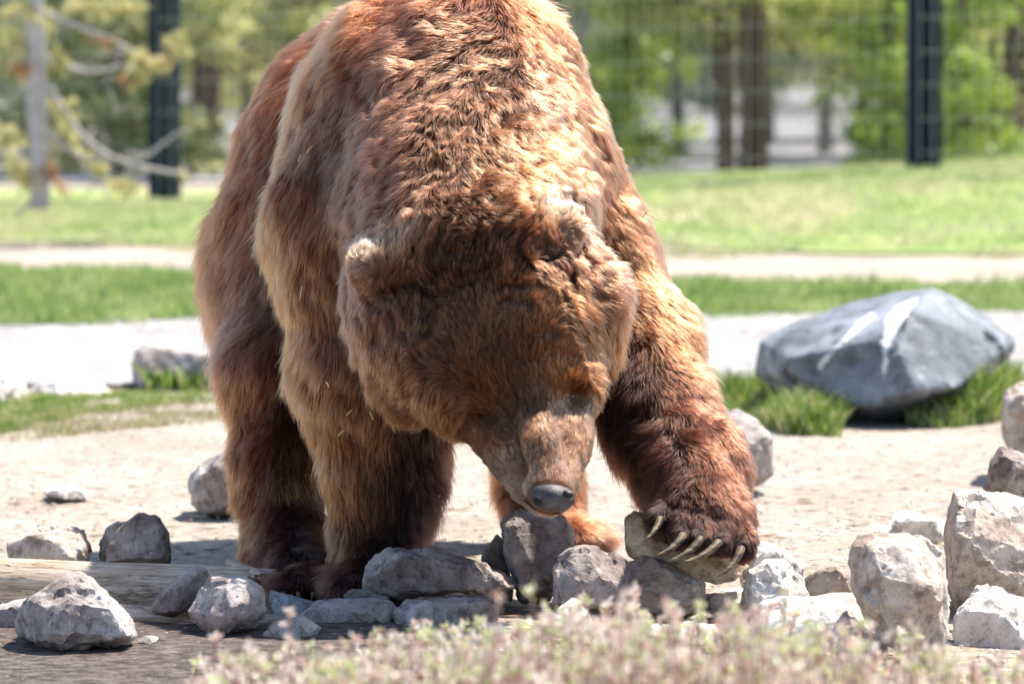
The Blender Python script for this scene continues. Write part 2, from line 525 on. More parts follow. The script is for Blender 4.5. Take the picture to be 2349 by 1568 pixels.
def surface_nets(Fd):
    s = Fd < 0
    nx, ny, nz = Fd.shape
    c = s[:-1, :-1, :-1].astype(np.int8)
    cnt = np.zeros((nx - 1, ny - 1, nz - 1), np.int8)
    sl = (slice(0, -1), slice(1, None))
    for a in (0, 1):
        for b in (0, 1):
            for d in (0, 1):
                cnt += s[sl[a], sl[b], sl[d]]
    act = (cnt > 0) & (cnt < 8)
    idx = np.argwhere(act)
    vid = np.full(act.shape, -1, np.int32)
    vid[act] = np.arange(len(idx))
    acc = np.zeros((len(idx), 3)); n = np.zeros(len(idx))
    corners = [(a, b, d) for a in (0, 1) for b in (0, 1) for d in (0, 1)]
    val = {q: Fd[idx[:, 0] + q[0], idx[:, 1] + q[1], idx[:, 2] + q[2]] for q in corners}
    for q in corners:
        for ax in range(3):
            if q[ax] == 0:
                q2 = list(q); q2[ax] = 1; q2 = tuple(q2)
                va, vb = val[q], val[q2]
                m = (va < 0) != (vb < 0)
                t = va / (va - vb + 1e-12)
                p = np.tile(np.array(q, float), (len(idx), 1))
                p[:, ax] += t
                acc[m] += p[m]; n[m] += 1
    V = LO + H * (idx + acc / n[:, None])
    faces = []
    for ax in range(3):
        o1, o2 = [(1, 2), (2, 0), (0, 1)][ax]
        A = s; 
        sa = [slice(None)] * 3; sb = [slice(None)] * 3
        sa[ax] = slice(0, -1); sb[ax] = slice(1, None)
        ch = A[tuple(sa)] != A[tuple(sb)]
        e = np.argwhere(ch)
        e = e[(e[:, o1] > 0) & (e[:, o2] > 0) & (e[:, o1] < Fd.shape[o1] - 1) & (e[:, o2] < Fd.shape[o2] - 1)]
        def cell(d1, d2):
            g = e.copy(); g[:, o1] -= d1; g[:, o2] -= d2
            return vid[g[:, 0], g[:, 1], g[:, 2]]
        q = np.stack([cell(1, 1), cell(0, 1), cell(0, 0), cell(1, 0)], 1)
        inside = s[e[:, 0], e[:, 1], e[:, 2]]
        q[~inside] = q[~inside][:, ::-1]
        faces.append(q)
    return V, np.concatenate(faces)
BV, BF = surface_nets(FLD)
ok = (BF >= 0).all(1)
BF = BF[ok]
def vnormals(V, Fc):
    a, b, c, d = (V[Fc[:, i]] for i in range(4))
    n = np.cross(c - a, d - b)
    out = np.zeros_like(V)
    for i in range(4):
        for k in range(3):
            out[:, k] += np.bincount(Fc[:, i], n[:, k], len(V))
    return norm(out)
BN = vnormals(BV, BF)

# ---- coat guides: (px, py, Y, flow(dx, dy down), length m, lift, root colour, tip colour)
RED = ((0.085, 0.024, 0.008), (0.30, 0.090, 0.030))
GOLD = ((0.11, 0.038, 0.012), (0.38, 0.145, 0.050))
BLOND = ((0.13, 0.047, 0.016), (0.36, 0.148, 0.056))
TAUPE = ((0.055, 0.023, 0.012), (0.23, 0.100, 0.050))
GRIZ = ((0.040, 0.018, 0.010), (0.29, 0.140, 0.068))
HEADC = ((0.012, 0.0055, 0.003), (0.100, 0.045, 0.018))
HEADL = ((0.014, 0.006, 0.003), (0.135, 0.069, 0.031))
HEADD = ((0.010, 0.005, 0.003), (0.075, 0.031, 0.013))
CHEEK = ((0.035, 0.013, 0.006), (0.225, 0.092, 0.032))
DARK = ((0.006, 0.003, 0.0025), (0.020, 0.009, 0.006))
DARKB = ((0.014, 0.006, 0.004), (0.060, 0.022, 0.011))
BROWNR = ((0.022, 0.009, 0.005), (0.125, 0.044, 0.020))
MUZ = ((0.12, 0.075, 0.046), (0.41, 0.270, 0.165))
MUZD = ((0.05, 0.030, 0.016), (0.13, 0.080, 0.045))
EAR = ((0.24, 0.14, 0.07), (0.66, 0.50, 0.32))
G = [
 # hump top and shoulders
 (1040, 0, 10.1, -0.2, 1, .045, .5, RED), (1180, 40, 10.1, .5, .8, .05, .5, RED), (900, 60, 10.1, -.6, .8, .05, .45, RED),
 (1080, 90, 9.95, -.5, .5, .04, .6, TAUPE), (960, 110, 9.98, -.8, .5, .05, .5, TAUPE),
 (780, 150, 10.1, -.5, .9, .05, .35, GOLD), (700, 250, 10.2, -.3, 1, .055, .3, GOLD), (650, 450, 10.2, -.1, 1, .06, .25, GOLD),
 (560, 350, 10.9, -.25, 1, .06, .35, RED), (520, 550, 11., -.15, 1, .07, .4, RED), (500, 700, 11., -.1, 1, .08, .45, RED),
 (580, 650, 10.8, .05, 1, .07, .35, RED), (600, 800, 10.5, 0, 1, .075, .4, TAUPE), (620, 200, 10.9, -.4, 1, .05, .35, RED),
 (850, 250, 10.0, -.4, .9, .05, .35, TAUPE), (780, 400, 9.98, -.15, 1, .055, .3, TAUPE), (720, 500, 9.98, 0, 1, .06, .25, GOLD),
 (740, 700, 9.9, .05, 1, .06, .25, GOLD), (680, 650, 9.95, 0, 1, .06, .25, GOLD), (800, 900, 9.85, .1, 1, .055, .3, GOLD),
 (1280, 150, 10.05, .5, .9, .032, .25, BLOND), (1330, 320, 9.95, .45, .9, .030, .22, BLOND), (1420, 500, 9.95, .4, .9, .030, .22, BLOND),
 (1500, 620, 9.95, .35, .95, .030, .22, BLOND), (1540, 760, 9.9, .25, .95, .05, .3, BLOND), (1600, 850, 9.95, .2, 1, .05, .35, BLOND),
 # neck
 (1060, 180, 9.85, -.2, .8, .035, .45, GRIZ), (1060, 300, 9.75, .05, .7, .03, .45, GRIZ), (1040, 420, 9.68, -.05, .6, .03, .5, GRIZ),
 (1080, 520, 9.58, .2, .4, .028, .9, GRIZ), (1090, 570, 9.55, .1, -.1, .026, .9, HEADD), (940, 320, 9.8, -.5, .7, .045, .5, TAUPE), (900, 430, 9.72, -.5, .8, .045, .5, TAUPE),
 (880, 520, 9.65, -.5, .8, .045, .5, TAUPE), (1200, 260, 9.85, .5, .75, .042, .55, GRIZ), (1250, 380, 9.8, .6, .7, .045, .5, BLOND),
 (1200, 450, 9.68, .9, .15, .045, .45, GOLD), (1150, 500, 9.6, .9, -.1, .04, .5, CHEEK), (1380, 470, 9.9, .55, .8, .030, .25, BLOND),
 (820, 640, 9.7, -.3, .95, .05, .4, TAUPE), (790, 760, 9.75, -.1, 1, .05, .4, TAUPE),
 # head
 (1000, 620, 9.5, -.2, -.9, .028, .6, HEADD), (1120, 600, 9.5, .1, -.9, .028, .6, HEADD), (1180, 560, 9.52, .6, -.5, .03, .6, HEADD),
 (1050, 760, 9.42, -.35, -.9, .018, .4, HEADL), (1150, 720, 9.42, .1, -1, .020, .45, HEADL), (1250, 700, 9.45, .4, -.8, .022, .5, HEADL), (980, 800, 9.45, -.5, -.5, .022, .4, HEADL),
 (1120, 850, 9.4, 0, -1, .020, .45, HEADL), (1200, 830, 9.4, .1, -1, .020, .45, HEADC), (980, 780, 9.46, -.4, .3, .03, .5, HEADC),
 (960, 880, 9.5, -.35, .9, .038, .5, CHEEK), (900, 820, 9.52, -.3, .95, .042, .5, CHEEK), (860, 760, 9.6, -.2, 1, .045, .5, TAUPE),
 (1010, 950, 9.5, -.2, 1, .035, .5, CHEEK), (1300, 700, 9.5, .6, .3, .032, .5, CHEEK), (1380, 700, 9.55, .7, .6, .04, .5, CHEEK),
 (1340, 850, 9.55, .5, .9, .04, .55, CHEEK), (1420, 780, 9.62, .6, .8, .04, .5, BLOND), (1400, 640, 9.6, .8, .5, .04, .45, GRIZ),
 (1350, 600, 9.6, .6, .7, .04, .45, TAUPE),
 (1290, 880, 9.48, .1, -.6, .018, .4, CHEEK), (1190, 925, 9.42, -.1, -1, .021, .45, HEADC), (1120, 900, 9.42, -.2, -.9, .026, .5, CHEEK), (1250, 915, 9.42, .1, -1, .018, .4, HEADL), (1070, 930, 9.46, -.3, .6, .028, .5, CHEEK), (1100, 940, 9.46, -.3, -.5, .018, .4, CHEEK),
 # muzzle
 (1240, 985, 9.4, .0, -1, .013, .6, MUZ), (1262, 1070, 9.35, 0, -1, .009, .6, MUZ), (1180, 1060, 9.42, -.3, -.6, .012, .6, MUZ), (1150, 1010, 9.44, -.4, -.3, .018, .6, CHEEK), (1225, 945, 9.42, 0, -1, .017, .5, HEADL), (1300, 960, 9.44, .3, -.8, .016, .5, MUZ),
 (1190, 1115, 9.4, -.4, .1, .009, .6, MUZ), (1325, 1050, 9.42, .4, -.4, .010, .6, MUZ),
 (1218, 1015, 9.4, 0, -1, .011, .6, MUZD), (1160, 975, 9.42, -.2, -.8, .018, .5, MUZD),
 # ears
 (850, 585, 9.56, -.2, -1, .018, .6, EAR), (825, 660, 9.60, -.4, .5, .03, .5, TAUPE), (845, 625, 9.55, -.4, .3, .020, .55, GRIZ), (890, 590, 9.55, 0, -.8, .025, .6, GRIZ), (1300, 495, 9.58, .2, -1, .018, .6, EAR), (1335, 580, 9.6, .3, .6, .03, .5, TAUPE), (1312, 535, 9.57, .3, .3, .020, .55, GRIZ), (1250, 520, 9.6, -.3, -.8, .028, .6, GOLD), (1350, 520, 9.7, .5, .7, .035, .5, GRIZ),
 (900, 640, 9.5, .3, -1, .016, .5, HEADD), (1255, 575, 9.5, -.5, -.8, .018, .5, HEADD), (910, 690, 9.48, .1, 1, .020, .3, DARKB), (930, 760, 9.48, .1, 1, .022, .3, HEADD), (950, 720, 9.46, .2, 1, .03, .5, HEADC),
 (1262, 600, 9.48, .5, .9, .02, .3, HEADD), (1320, 660, 9.48, .6, .8, .035, .5, CHEEK),
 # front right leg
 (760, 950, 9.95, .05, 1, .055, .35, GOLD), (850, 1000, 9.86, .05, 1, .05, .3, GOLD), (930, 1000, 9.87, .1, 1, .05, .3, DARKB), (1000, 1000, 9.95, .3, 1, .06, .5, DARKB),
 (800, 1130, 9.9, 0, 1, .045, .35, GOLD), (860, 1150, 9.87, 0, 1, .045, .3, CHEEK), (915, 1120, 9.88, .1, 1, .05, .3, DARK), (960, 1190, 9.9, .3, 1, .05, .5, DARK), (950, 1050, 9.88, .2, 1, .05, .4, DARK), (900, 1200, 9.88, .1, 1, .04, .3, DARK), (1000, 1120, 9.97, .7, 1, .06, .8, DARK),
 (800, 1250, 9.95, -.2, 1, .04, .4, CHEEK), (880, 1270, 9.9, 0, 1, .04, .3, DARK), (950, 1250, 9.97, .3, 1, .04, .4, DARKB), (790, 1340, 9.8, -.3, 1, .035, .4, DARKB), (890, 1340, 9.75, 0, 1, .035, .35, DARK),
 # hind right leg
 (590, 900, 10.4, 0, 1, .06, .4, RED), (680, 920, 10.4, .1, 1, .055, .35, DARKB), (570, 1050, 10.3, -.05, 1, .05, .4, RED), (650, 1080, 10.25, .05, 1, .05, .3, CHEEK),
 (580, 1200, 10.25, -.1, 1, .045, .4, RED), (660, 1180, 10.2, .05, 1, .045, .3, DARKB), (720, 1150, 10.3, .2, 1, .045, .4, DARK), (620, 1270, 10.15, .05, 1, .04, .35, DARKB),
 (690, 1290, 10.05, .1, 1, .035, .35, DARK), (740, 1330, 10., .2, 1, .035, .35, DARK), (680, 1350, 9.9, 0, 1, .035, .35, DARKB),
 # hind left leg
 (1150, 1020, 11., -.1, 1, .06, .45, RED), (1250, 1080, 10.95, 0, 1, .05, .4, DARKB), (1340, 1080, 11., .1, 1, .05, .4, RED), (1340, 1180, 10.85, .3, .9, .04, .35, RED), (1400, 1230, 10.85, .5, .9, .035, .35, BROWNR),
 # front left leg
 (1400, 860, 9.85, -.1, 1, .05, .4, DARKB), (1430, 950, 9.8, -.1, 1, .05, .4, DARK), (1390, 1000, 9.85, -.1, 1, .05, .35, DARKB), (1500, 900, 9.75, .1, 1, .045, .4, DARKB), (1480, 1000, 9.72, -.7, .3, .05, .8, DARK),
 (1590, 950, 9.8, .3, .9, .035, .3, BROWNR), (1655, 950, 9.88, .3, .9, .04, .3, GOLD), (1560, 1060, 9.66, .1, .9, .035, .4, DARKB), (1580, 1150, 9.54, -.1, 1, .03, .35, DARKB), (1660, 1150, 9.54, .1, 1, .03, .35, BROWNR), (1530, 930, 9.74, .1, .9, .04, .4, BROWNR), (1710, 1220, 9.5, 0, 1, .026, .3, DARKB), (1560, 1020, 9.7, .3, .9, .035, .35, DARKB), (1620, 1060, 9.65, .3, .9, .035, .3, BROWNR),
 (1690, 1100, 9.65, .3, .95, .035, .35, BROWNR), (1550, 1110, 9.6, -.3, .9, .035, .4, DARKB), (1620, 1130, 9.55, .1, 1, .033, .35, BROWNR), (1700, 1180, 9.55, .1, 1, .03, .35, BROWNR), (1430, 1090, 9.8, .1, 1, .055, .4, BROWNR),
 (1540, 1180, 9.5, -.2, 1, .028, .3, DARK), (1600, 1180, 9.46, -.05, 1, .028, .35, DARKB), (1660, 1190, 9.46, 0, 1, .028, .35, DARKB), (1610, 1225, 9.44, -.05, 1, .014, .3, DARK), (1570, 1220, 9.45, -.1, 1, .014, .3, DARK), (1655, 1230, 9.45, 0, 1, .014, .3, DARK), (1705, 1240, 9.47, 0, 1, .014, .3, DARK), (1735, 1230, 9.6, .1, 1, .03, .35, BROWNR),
]
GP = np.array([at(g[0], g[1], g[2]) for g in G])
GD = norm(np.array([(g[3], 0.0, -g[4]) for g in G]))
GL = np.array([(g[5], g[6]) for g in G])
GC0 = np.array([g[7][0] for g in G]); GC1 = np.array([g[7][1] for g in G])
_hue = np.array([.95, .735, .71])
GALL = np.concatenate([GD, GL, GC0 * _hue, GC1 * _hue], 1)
SCL = np.array([1.0, 0.55, 1.0])
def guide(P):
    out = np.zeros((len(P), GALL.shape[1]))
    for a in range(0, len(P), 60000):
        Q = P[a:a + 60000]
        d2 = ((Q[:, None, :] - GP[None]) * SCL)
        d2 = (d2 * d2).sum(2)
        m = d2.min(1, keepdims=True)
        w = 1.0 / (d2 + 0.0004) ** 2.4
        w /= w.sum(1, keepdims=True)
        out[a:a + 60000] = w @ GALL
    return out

# folds in the hide, so that locks of fur break up along creases
pu, pv = uv_of(BV)
ga = guide(BV)
neckm = np.exp(-(((pu - 1090) / 330) ** 4 + ((pv - 380) / 330) ** 4)) * (BV[:, 1] < 10.2)
headm = ((BV[:, 1] < 9.9) & (pv > 500) & (pv < 900)).astype(float)
muzm = np.clip(1.4 - ga[:, 3] / 0.014, 0, 1)
Q = BV * np.array([21, 21, 12.0]) + 1.6 * fbm(BV * 9, 40, 2)[:, None]
ridg = 1 - np.abs(fbm(Q, 21, 2))
big = fbm(BV * 9.0, 5, 2)
disp = 0.011 * big * (1 - 0.7 * headm) + (ridg - 0.75) * (0.003 + 0.016 * neckm + 0.004 * headm)
disp *= (1 - muzm) * np.clip(ga[:, 3] / 0.035, 0.2, 1)
BV = BV + BN * disp[:, None]
BN = vnormals(BV, BF)

# ---- body object with coat colour under the fur
bm_mat, nt, b = mat_new('bear_hide')
at_ = nt.nodes.new('ShaderNodeAttribute'); at_.attribute_name = 'coat'
nt.links.new(at_.outputs['Color'], b.inputs['Base Color'])
b.inputs['Roughness'].default_value = 0.8
b.inputs['Specular IOR Level'].default_value = 0.1
bear = empty('brown_bear', (0.0, 10.2, 0.0))
tag(bear, 'large brown bear with lowered head pawing at the rocks in front of it', 'bear')
bear_inv = Matrix.Translation((0, -10.2, 0))
def under(o, parent=bear, off=(0, 10.2, 0)):
    o.parent = parent
    o.matrix_parent_inverse = Matrix.Translation((-off[0], -off[1], -off[2]))
    return o
body = mesh_np('body', BV, BF, bm_mat)
under(body)
ca = body.data.color_attributes.new('coat', 'FLOAT_COLOR', 'POINT')
cc = np.ones((len(BV), 4), np.float32)
muz_w = np.clip((0.02 - ga[:, 3]) / 0.008, 0, 1)[:, None]
cc[:, :3] = ga[:, 5:8] * 0.9 * (1 - muz_w) + (0.6 * ga[:, 5:8] + 0.3 * ga[:, 8:11]) * muz_w
ca.data.foreach_set('color', cc.ravel())

# ---- fur
def make_fur(name, n, vis, lenscale, r0, r1, K, seed, strand_jit=0.25, clump=0.75):
    rg = np.random.default_rng(seed)
    a, b_, c, d = (BV[BF[:, i]] for i in range(4))
    area = 0.5 * np.linalg.norm(np.cross(c - a, d - b_), axis=1)
    fc = (a + b_ + c + d) / 4
    fn = norm(np.cross(c - a, d - b_))
    view = norm(CAM - fc)
    nv = (fn * view).sum(1)
    w = area * vis(nv, fc)
    gf = GALL[:, 3]
    w = w / w.sum()
    fi = rg.choice(len(BF), n, p=w)
    s, t = rg.random(n), rg.random(n)
    q = BF[fi]
    def bil(A):
        return (A[q[:, 0]] * ((1 - s) * (1 - t))[:, None] + A[q[:, 1]] * (s * (1 - t))[:, None]
                + A[q[:, 2]] * (s * t)[:, None] + A[q[:, 3]] * ((1 - s) * t)[:, None])
    P = bil(BV); Nn = norm(bil(BN))
    # keep the nose pad bare, thin out soles
    u, v = uv_of(P)
    nose = ((u - 1262) / 50) ** 2 + ((v - 1140) / 36) ** 2 < 1
    keep = ~(nose & (P[:, 1] < 9.42)) & (P[:, 2] > 0.012)
    P, Nn = P[keep], Nn[keep]
    n = len(P)
    g = guide(P)
    flow, L, lift, c0, c1 = g[:, 0:3], g[:, 3], g[:, 4], g[:, 5:8], g[:, 8:11]
    # swirl
    W = np.stack([fbm(P * 7, 51, 2), fbm(P * 7, 61, 2) * .5, fbm(P * 7, 71, 2)], 1)
    W2 = np.stack([fbm(P * 24, 52, 2), fbm(P * 24, 62, 2), fbm(P * 24, 72, 2)], 1)
    sw = np.clip((L - 0.008) / 0.03, 0.05, 1)[:, None]
    flow = norm(flow) + 0.45 * W * sw + 0.35 * W2 * sw
    flow = norm(flow - (flow * Nn).sum(1, keepdims=True) * Nn)
    o1, h1 = worley(P * np.array([1, .8, .8]) + 0.012 * W2, 0.030, 100)
    o2, h2 = worley(P + 0.004 * W2, 0.0080, 200)
    L = L * lenscale * (0.88 + 0.24 * h1[:, 3]) * (0.8 + 0.4 * h2[:, 3]) * (0.7 + 0.45 * rg.random(n))
    def tang(o):
        return o - (o * Nn).sum(1, keepdims=True) * Nn
    o1, o2 = tang(o1), tang(o2)
    flow = norm(flow + 0.26 * (h1[:, :3] - .5) * sw + 0.24 * (h2[:, :3] - .5) * sw + strand_jit * (rg.random((n, 3)) - .5))
    lift = np.clip(lift * (0.75 + 0.5 * h1[:, 1]) * (0.88 + .24 * h2[:, 2]), 0.15, 1.2)
    ts = np.linspace(0, 1, K)
    pts = np.zeros((n, K, 3), np.float32)
    cur = P - Nn * np.minimum(0.002, 0.06 * L)[:, None]
    pts[:, 0] = cur
    grav = np.array([0, 0, -1.0])
    cw = clump * np.clip(L / 0.03, 0.15, 1.0)
    cl1 = (0.05 + 0.42 * np.clip((lift - .35) / .35, 0, 1))[:, None]
    bendv = (rg.random((n, 3)) - .5) * 0.5
    for k in range(1, K):
        t = ts[k]
        dr = Nn * (lift * (1.25 - 0.95 * t))[:, None] + flow * (0.25 + 1.0 * t) + grav * (0.25 * t * t * np.clip(L / 0.04, 0, 1.2))[:, None] + bendv * t * sw
        dr = norm(dr)
        cur = cur + dr * (L / (K - 1))[:, None]
        cl = (t ** 1.4)
        off = (o2 * 0.75 + o1 * cl1) * (cw * cl)[:, None]
        pts[:, k] = cur + off
    rad = (r0 + (r1 - r0) * ts ** 1.5)[None, :] * (0.7 + 0.6 * rg.random(n))[:, None]
    rad *= np.clip(L / 0.02, 0.45, 1.0)[:, None]
    hc = bpy.data.hair_curves.new(name)
    hc.add_curves([K] * n)
    hc.points.foreach_set('position', pts.reshape(-1))
    ra = hc.attributes.get('radius') or hc.attributes.new('radius', 'FLOAT', 'POINT')
    ra.data.foreach_set('value', rad.astype(np.float32).ravel())
    # coat variation
    patch = 1 + 0.22 * fbm(P * 5, 81, 3) + 0.26 * (h1[:, 3] - .5) + 0.22 * (h2[:, 3] - .5) + 0.5 * (rg.random(n) - .5)
    patch = np.clip(patch, 0.35, 1.8)[:, None]
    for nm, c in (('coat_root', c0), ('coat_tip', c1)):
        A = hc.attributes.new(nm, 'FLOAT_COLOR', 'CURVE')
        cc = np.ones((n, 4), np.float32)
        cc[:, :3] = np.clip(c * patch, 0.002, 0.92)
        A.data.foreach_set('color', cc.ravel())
    hc.materials.append(FUR)
    o = bpy.data.objects.new(name, hc)
    link(o)
    under(o)
    return o

FUR = bpy.data.materials.new('bear_fur')
FUR.use_nodes = True
nt = FUR.node_tree
nt.nodes.clear()
out = nt.nodes.new('ShaderNodeOutputMaterial')
hi_ = nt.nodes.new('ShaderNodeHairInfo')
a0 = nt.nodes.new('ShaderNodeAttribute'); a0.attribute_name = 'coat_root'
a1 = nt.nodes.new('ShaderNodeAttribute'); a1.attribute_name = 'coat_tip'
mr = nt.nodes.new('ShaderNodeMapRange')
mr.inputs['From Min'].default_value = 0.25; mr.inputs['From Max'].default_value = 0.9
nt.links.new(hi_.outputs['Intercept'], mr.inputs['Value'])
col = mixc(nt, mr.outputs[0], a0.outputs['Color'], a1.outputs['Color'])
hb = nt.nodes.new('ShaderNodeBsdfHairPrincipled')
hb.model = 'CHIANG'
hb.parametrization = 'COLOR'
nt.links.new(col, hb.inputs['Color'])
hb.inputs['Roughness'].default_value = 0.34
hb.inputs['IOR'].default_value = 1.32
hb.inputs['Radial Roughness'].default_value = 0.55
hb.inputs['Coat'].default_value = 0.0
nt.links.new(hb.outputs[0], out.inputs[0])

def vis_front(nv, fc):
    return np.where(nv > -0.25, 1.0, 0.06) * np.where(fc[:, 1] < 9.75, 1.6, 1.0)
def _short(nv, fc, lo, hi):
    L_ = guide(fc)[:, 3]
    return np.where(nv > -0.3, 1.0, 0.05) * np.clip((L_ - lo + .002) / .004, 0, 1) * np.clip((hi - L_) / .010, 0, 1)
make_fur('fur', 420000, vis_front, 0.86, 0.00044, 0.00008, 7, 11, clump=.5)
make_fur('fur', 110000, lambda nv, fc: _short(nv, fc, .012, .036), 0.85, 0.00038, 0.00010, 6, 12, clump=.6)
make_fur('muzzle_fur', 150000, lambda nv, fc: _short(nv, fc, -.01, .026), 1.0, 0.00045, 0.00012, 5, 13, clump=.8)

def tube(name, pts, radii, mat, seg=10, flat=1.0, parent=None, cap=True):
    pts = [Vector([float(q) for q in p]) for p in pts]
    V, Fc = [], []
    for i, p in enumerate(pts):
        d = (pts[min(i + 1, len(pts) - 1)] - pts[max(i - 1, 0)]).normalized()
        a = d.orthogonal() if abs(d.y) > 0.9 else d.cross(Vector((0, 1, 0)))
        a.normalize(); c = d.cross(a).normalized()
        for s in range(seg):
            t = 2 * math.pi * s / seg
            V.append(p + (a * math.cos(t) * flat + c * math.sin(t)) * float(radii[i]))
    for i in range(len(pts) - 1):
        for s in range(seg):
            s2 = (s + 1) % seg
            Fc.append((i * seg + s, i * seg + s2, (i + 1) * seg + s2, (i + 1) * seg + s))
    o = mesh_np(name, np.array([tuple(v) for v in V]), Fc, mat)
    if cap:
        bm = bmesh.new(); bm.from_mesh(o.data)
        bmesh.ops.holes_fill(bm, edges=bm.edges, sides=seg + 1)
        bmesh.ops.recalc_face_normals(bm, faces=bm.faces)
        bm.to_mesh(o.data); bm.free()
    if parent is not None: o.parent = parent
    return o
# nose pad
def ellipsoid_mesh(name, c, r, mat, rot=(0, 0, 0), seg=24, fn=None, parent=None):
    bm = bmesh.new()
    bmesh.ops.create_uvsphere(bm, u_segments=seg, v_segments=seg // 2, radius=1)
    R = Matrix.Rotation(rot[2], 3, 'Z') @ Matrix.Rotation(rot[1], 3, 'Y') @ Matrix.Rotation(rot[0], 3, 'X')
    for v in bm.verts:
        p = Vector((v.co.x * r[0], v.co.y * r[1], v.co.z * r[2]))
        if fn: p = fn(p)
        v.co = R @ p + Vector(c)
    me = bpy.data.meshes.new(name)
    bm.to_mesh(me); bm.free()
    me.polygons.foreach_set('use_smooth', [True] * len(me.polygons))
    me.materials.append(mat)
    o = bpy.data.objects.new(name, me)
    link(o)
    return o
NOSE, nt, b = mat_new('nose_leather')
vo = nt.nodes.new('ShaderNodeTexVoronoi'); vo.inputs['Scale'].default_value = 260
geo = nt.nodes.new('ShaderNodeNewGeometry'); nt.links.new(geo.outputs['Position'], vo.inputs['Vector'])
nf = noise_fac(nt, 60, 4, 0.6, 'World')
nt.links.new(ramp(nt, nf, [(0.35, (0.028, 0.025, 0.025)), (0.65, (0.085, 0.075, 0.072))]), b.inputs['Base Color'])
b.inputs['Roughness'].default_value = 0.55
b.inputs['Specular IOR Level'].default_value = 0.3
bump(nt, b, vo.outputs['Distance'], 0.35, 0.0012)
nc = at(1266, 1138, 9.342)
def nose_fn(p):
    x, y, z = p
    z2 = z - 0.006 * (x / 0.04) ** 2 if z > 0 else z
    if y < 0: 
        y = y - 0.004 * max(0, 1 - (x / 0.02) ** 2) 
    x = x * (1.0 + 0.16 * (z / 0.03))
    if z > 0: y2 = (z / 0.029) ** 2; y = y + 0.010 * y2
    return Vector((x, y, z2))
nose = ellipsoid_mesh('nose', nc, (0.042, 0.034, 0.028), NOSE, (0, 0.22, 0), 32, lambda p: nose_fn(Vector((math.copysign(abs(p.x / .043) ** .8 * .043, p.x), math.copysign(abs(p.y / .034) ** .85 * .034, p.y), math.copysign(abs(p.z / .028) ** .82 * .028, p.z)))))
under(nose)
NOSTRIL = plain('nostril_dark', (0.012, 0.010, 0.010), 0.5)
for (px, py) in ((1234, 1150), (1303, 1132)):
    nn = ellipsoid_mesh('nostril', at(px, py, 9.3175), (0.0110, 0.009, 0.0060), NOSTRIL, (0, 0.3, 0), 12)
    nn.parent = nose
EYE = plain('bear_eye', (0.02, 0.012, 0.008), 0.15, 0.6)
BU, BVV = uv_of(BV)
def surf(px, py, rad=7):
    """front most point of the body near a photo position"""
    m = np.hypot(BU - px, BVV - py) < rad
    if not m.any(): return at(px, py, 9.5)
    k = np.where(m)[0]
    return BV[k[np.argmin(BV[k, 1])]].copy()
LIP = plain('lip_skin', (0.02, 0.013, 0.011), 0.5)
under(tube('mouth', [surf(*p) - np.array([0, .0016, 0]) for p in ((1170, 1092), (1180, 1122), (1198, 1148), (1222, 1168), (1250, 1180))], [.0012, .0018, .0022, .0022, .0012], LIP, 8))
under(tube('mouth', [surf(*p) - np.array([0, .0016, 0]) for p in ((1290, 1172), (1308, 1150), (1320, 1120), (1326, 1092))], [.0012, .002, .0018, .001], LIP, 8))
for (px, py) in ((1108, 962), (1318, 912)):
    under(ellipsoid_mesh('eye', surf(px, py, 9) + np.array([0, .0055, 0]), (0.011, 0.010, 0.010), EYE, (0, 0, 0), 12))

# claws
CLAW, nt, b = mat_new('claw_horn')
nf = noise_fac(nt, 40, 4, 0.6, 'World', 0.0, (1, 1, 4))
nt.links.new(ramp(nt, nf, [(0.38, (0.025, 0.019, 0.014)), (0.5, (0.10, 0.068, 0.038)), (0.66, (0.24, 0.16, 0.085))]), b.inputs['Base Color'])
b.inputs['Roughness'].default_value = 0.55
b.inputs['Specular IOR Level'].default_value = 0.25
def claw(a, b, Ya, Yb, bow, r):
    A, B = at(a[0], a[1], Ya), at(b[0], b[1], Yb)
    ctrl = (A + B) / 2 + np.array([bow[0], -0.006, bow[1]])
    P = [(1 - t) ** 2 * A + 2 * t * (1 - t) * ctrl + t * t * B for t in np.linspace(0, 1, 9)]
    R = [r * (1 - t ** 1.6) + 0.0007 for t in np.linspace(0, 1, 9)]
    under(tube('claw', P, R, CLAW, 10, 0.75))
claw((1566, 1228), (1500, 1274), 9.425, 9.37, (0.008, -0.010), 0.0100)
claw((1607, 1236), (1532, 1285), 9.415, 9.36, (0.008, -0.010), 0.0100)
claw((1648, 1244), (1561, 1289), 9.42, 9.36, (0.008, -0.011), 0.0100)
claw((1700, 1258), (1645, 1322), 9.44, 9.38, (0.009, -0.008), 0.0100)
claw((1514, 1190), (1478, 1238), 9.46, 9.40, (0.006, -0.005), 0.0085)
for (px, py, Y) in ((800, 1352, 9.72), (840, 1356, 9.70), (880, 1356, 9.70), (920, 1352, 9.72),
                    (650, 1345, 9.86), (685, 1350, 9.84), (720, 1350, 9.84), (755, 1345, 9.86),
                    (1290, 1245, 10.72), (1330, 1250, 10.70), (1370, 1250, 10.72)):
    A = at(px, py, Y)
    A[2] = 0.018; A[1] += .02
    B = A + np.array([random.uniform(-.006, .006), -0.035, 0]); B[2] = 0.004
    Cc = (A + B) / 2 + np.array([0, -0.005, 0.012])
    P = [(1 - t) ** 2 * A + 2 * t * (1 - t) * Cc + t * t * B for t in np.linspace(0, 1, 7)]
    under(tube('claw', P, [0.006 * (1 - t ** 1.6) + 0.0007 for t in np.linspace(0, 1, 7)], CLAW, 8, 0.75))

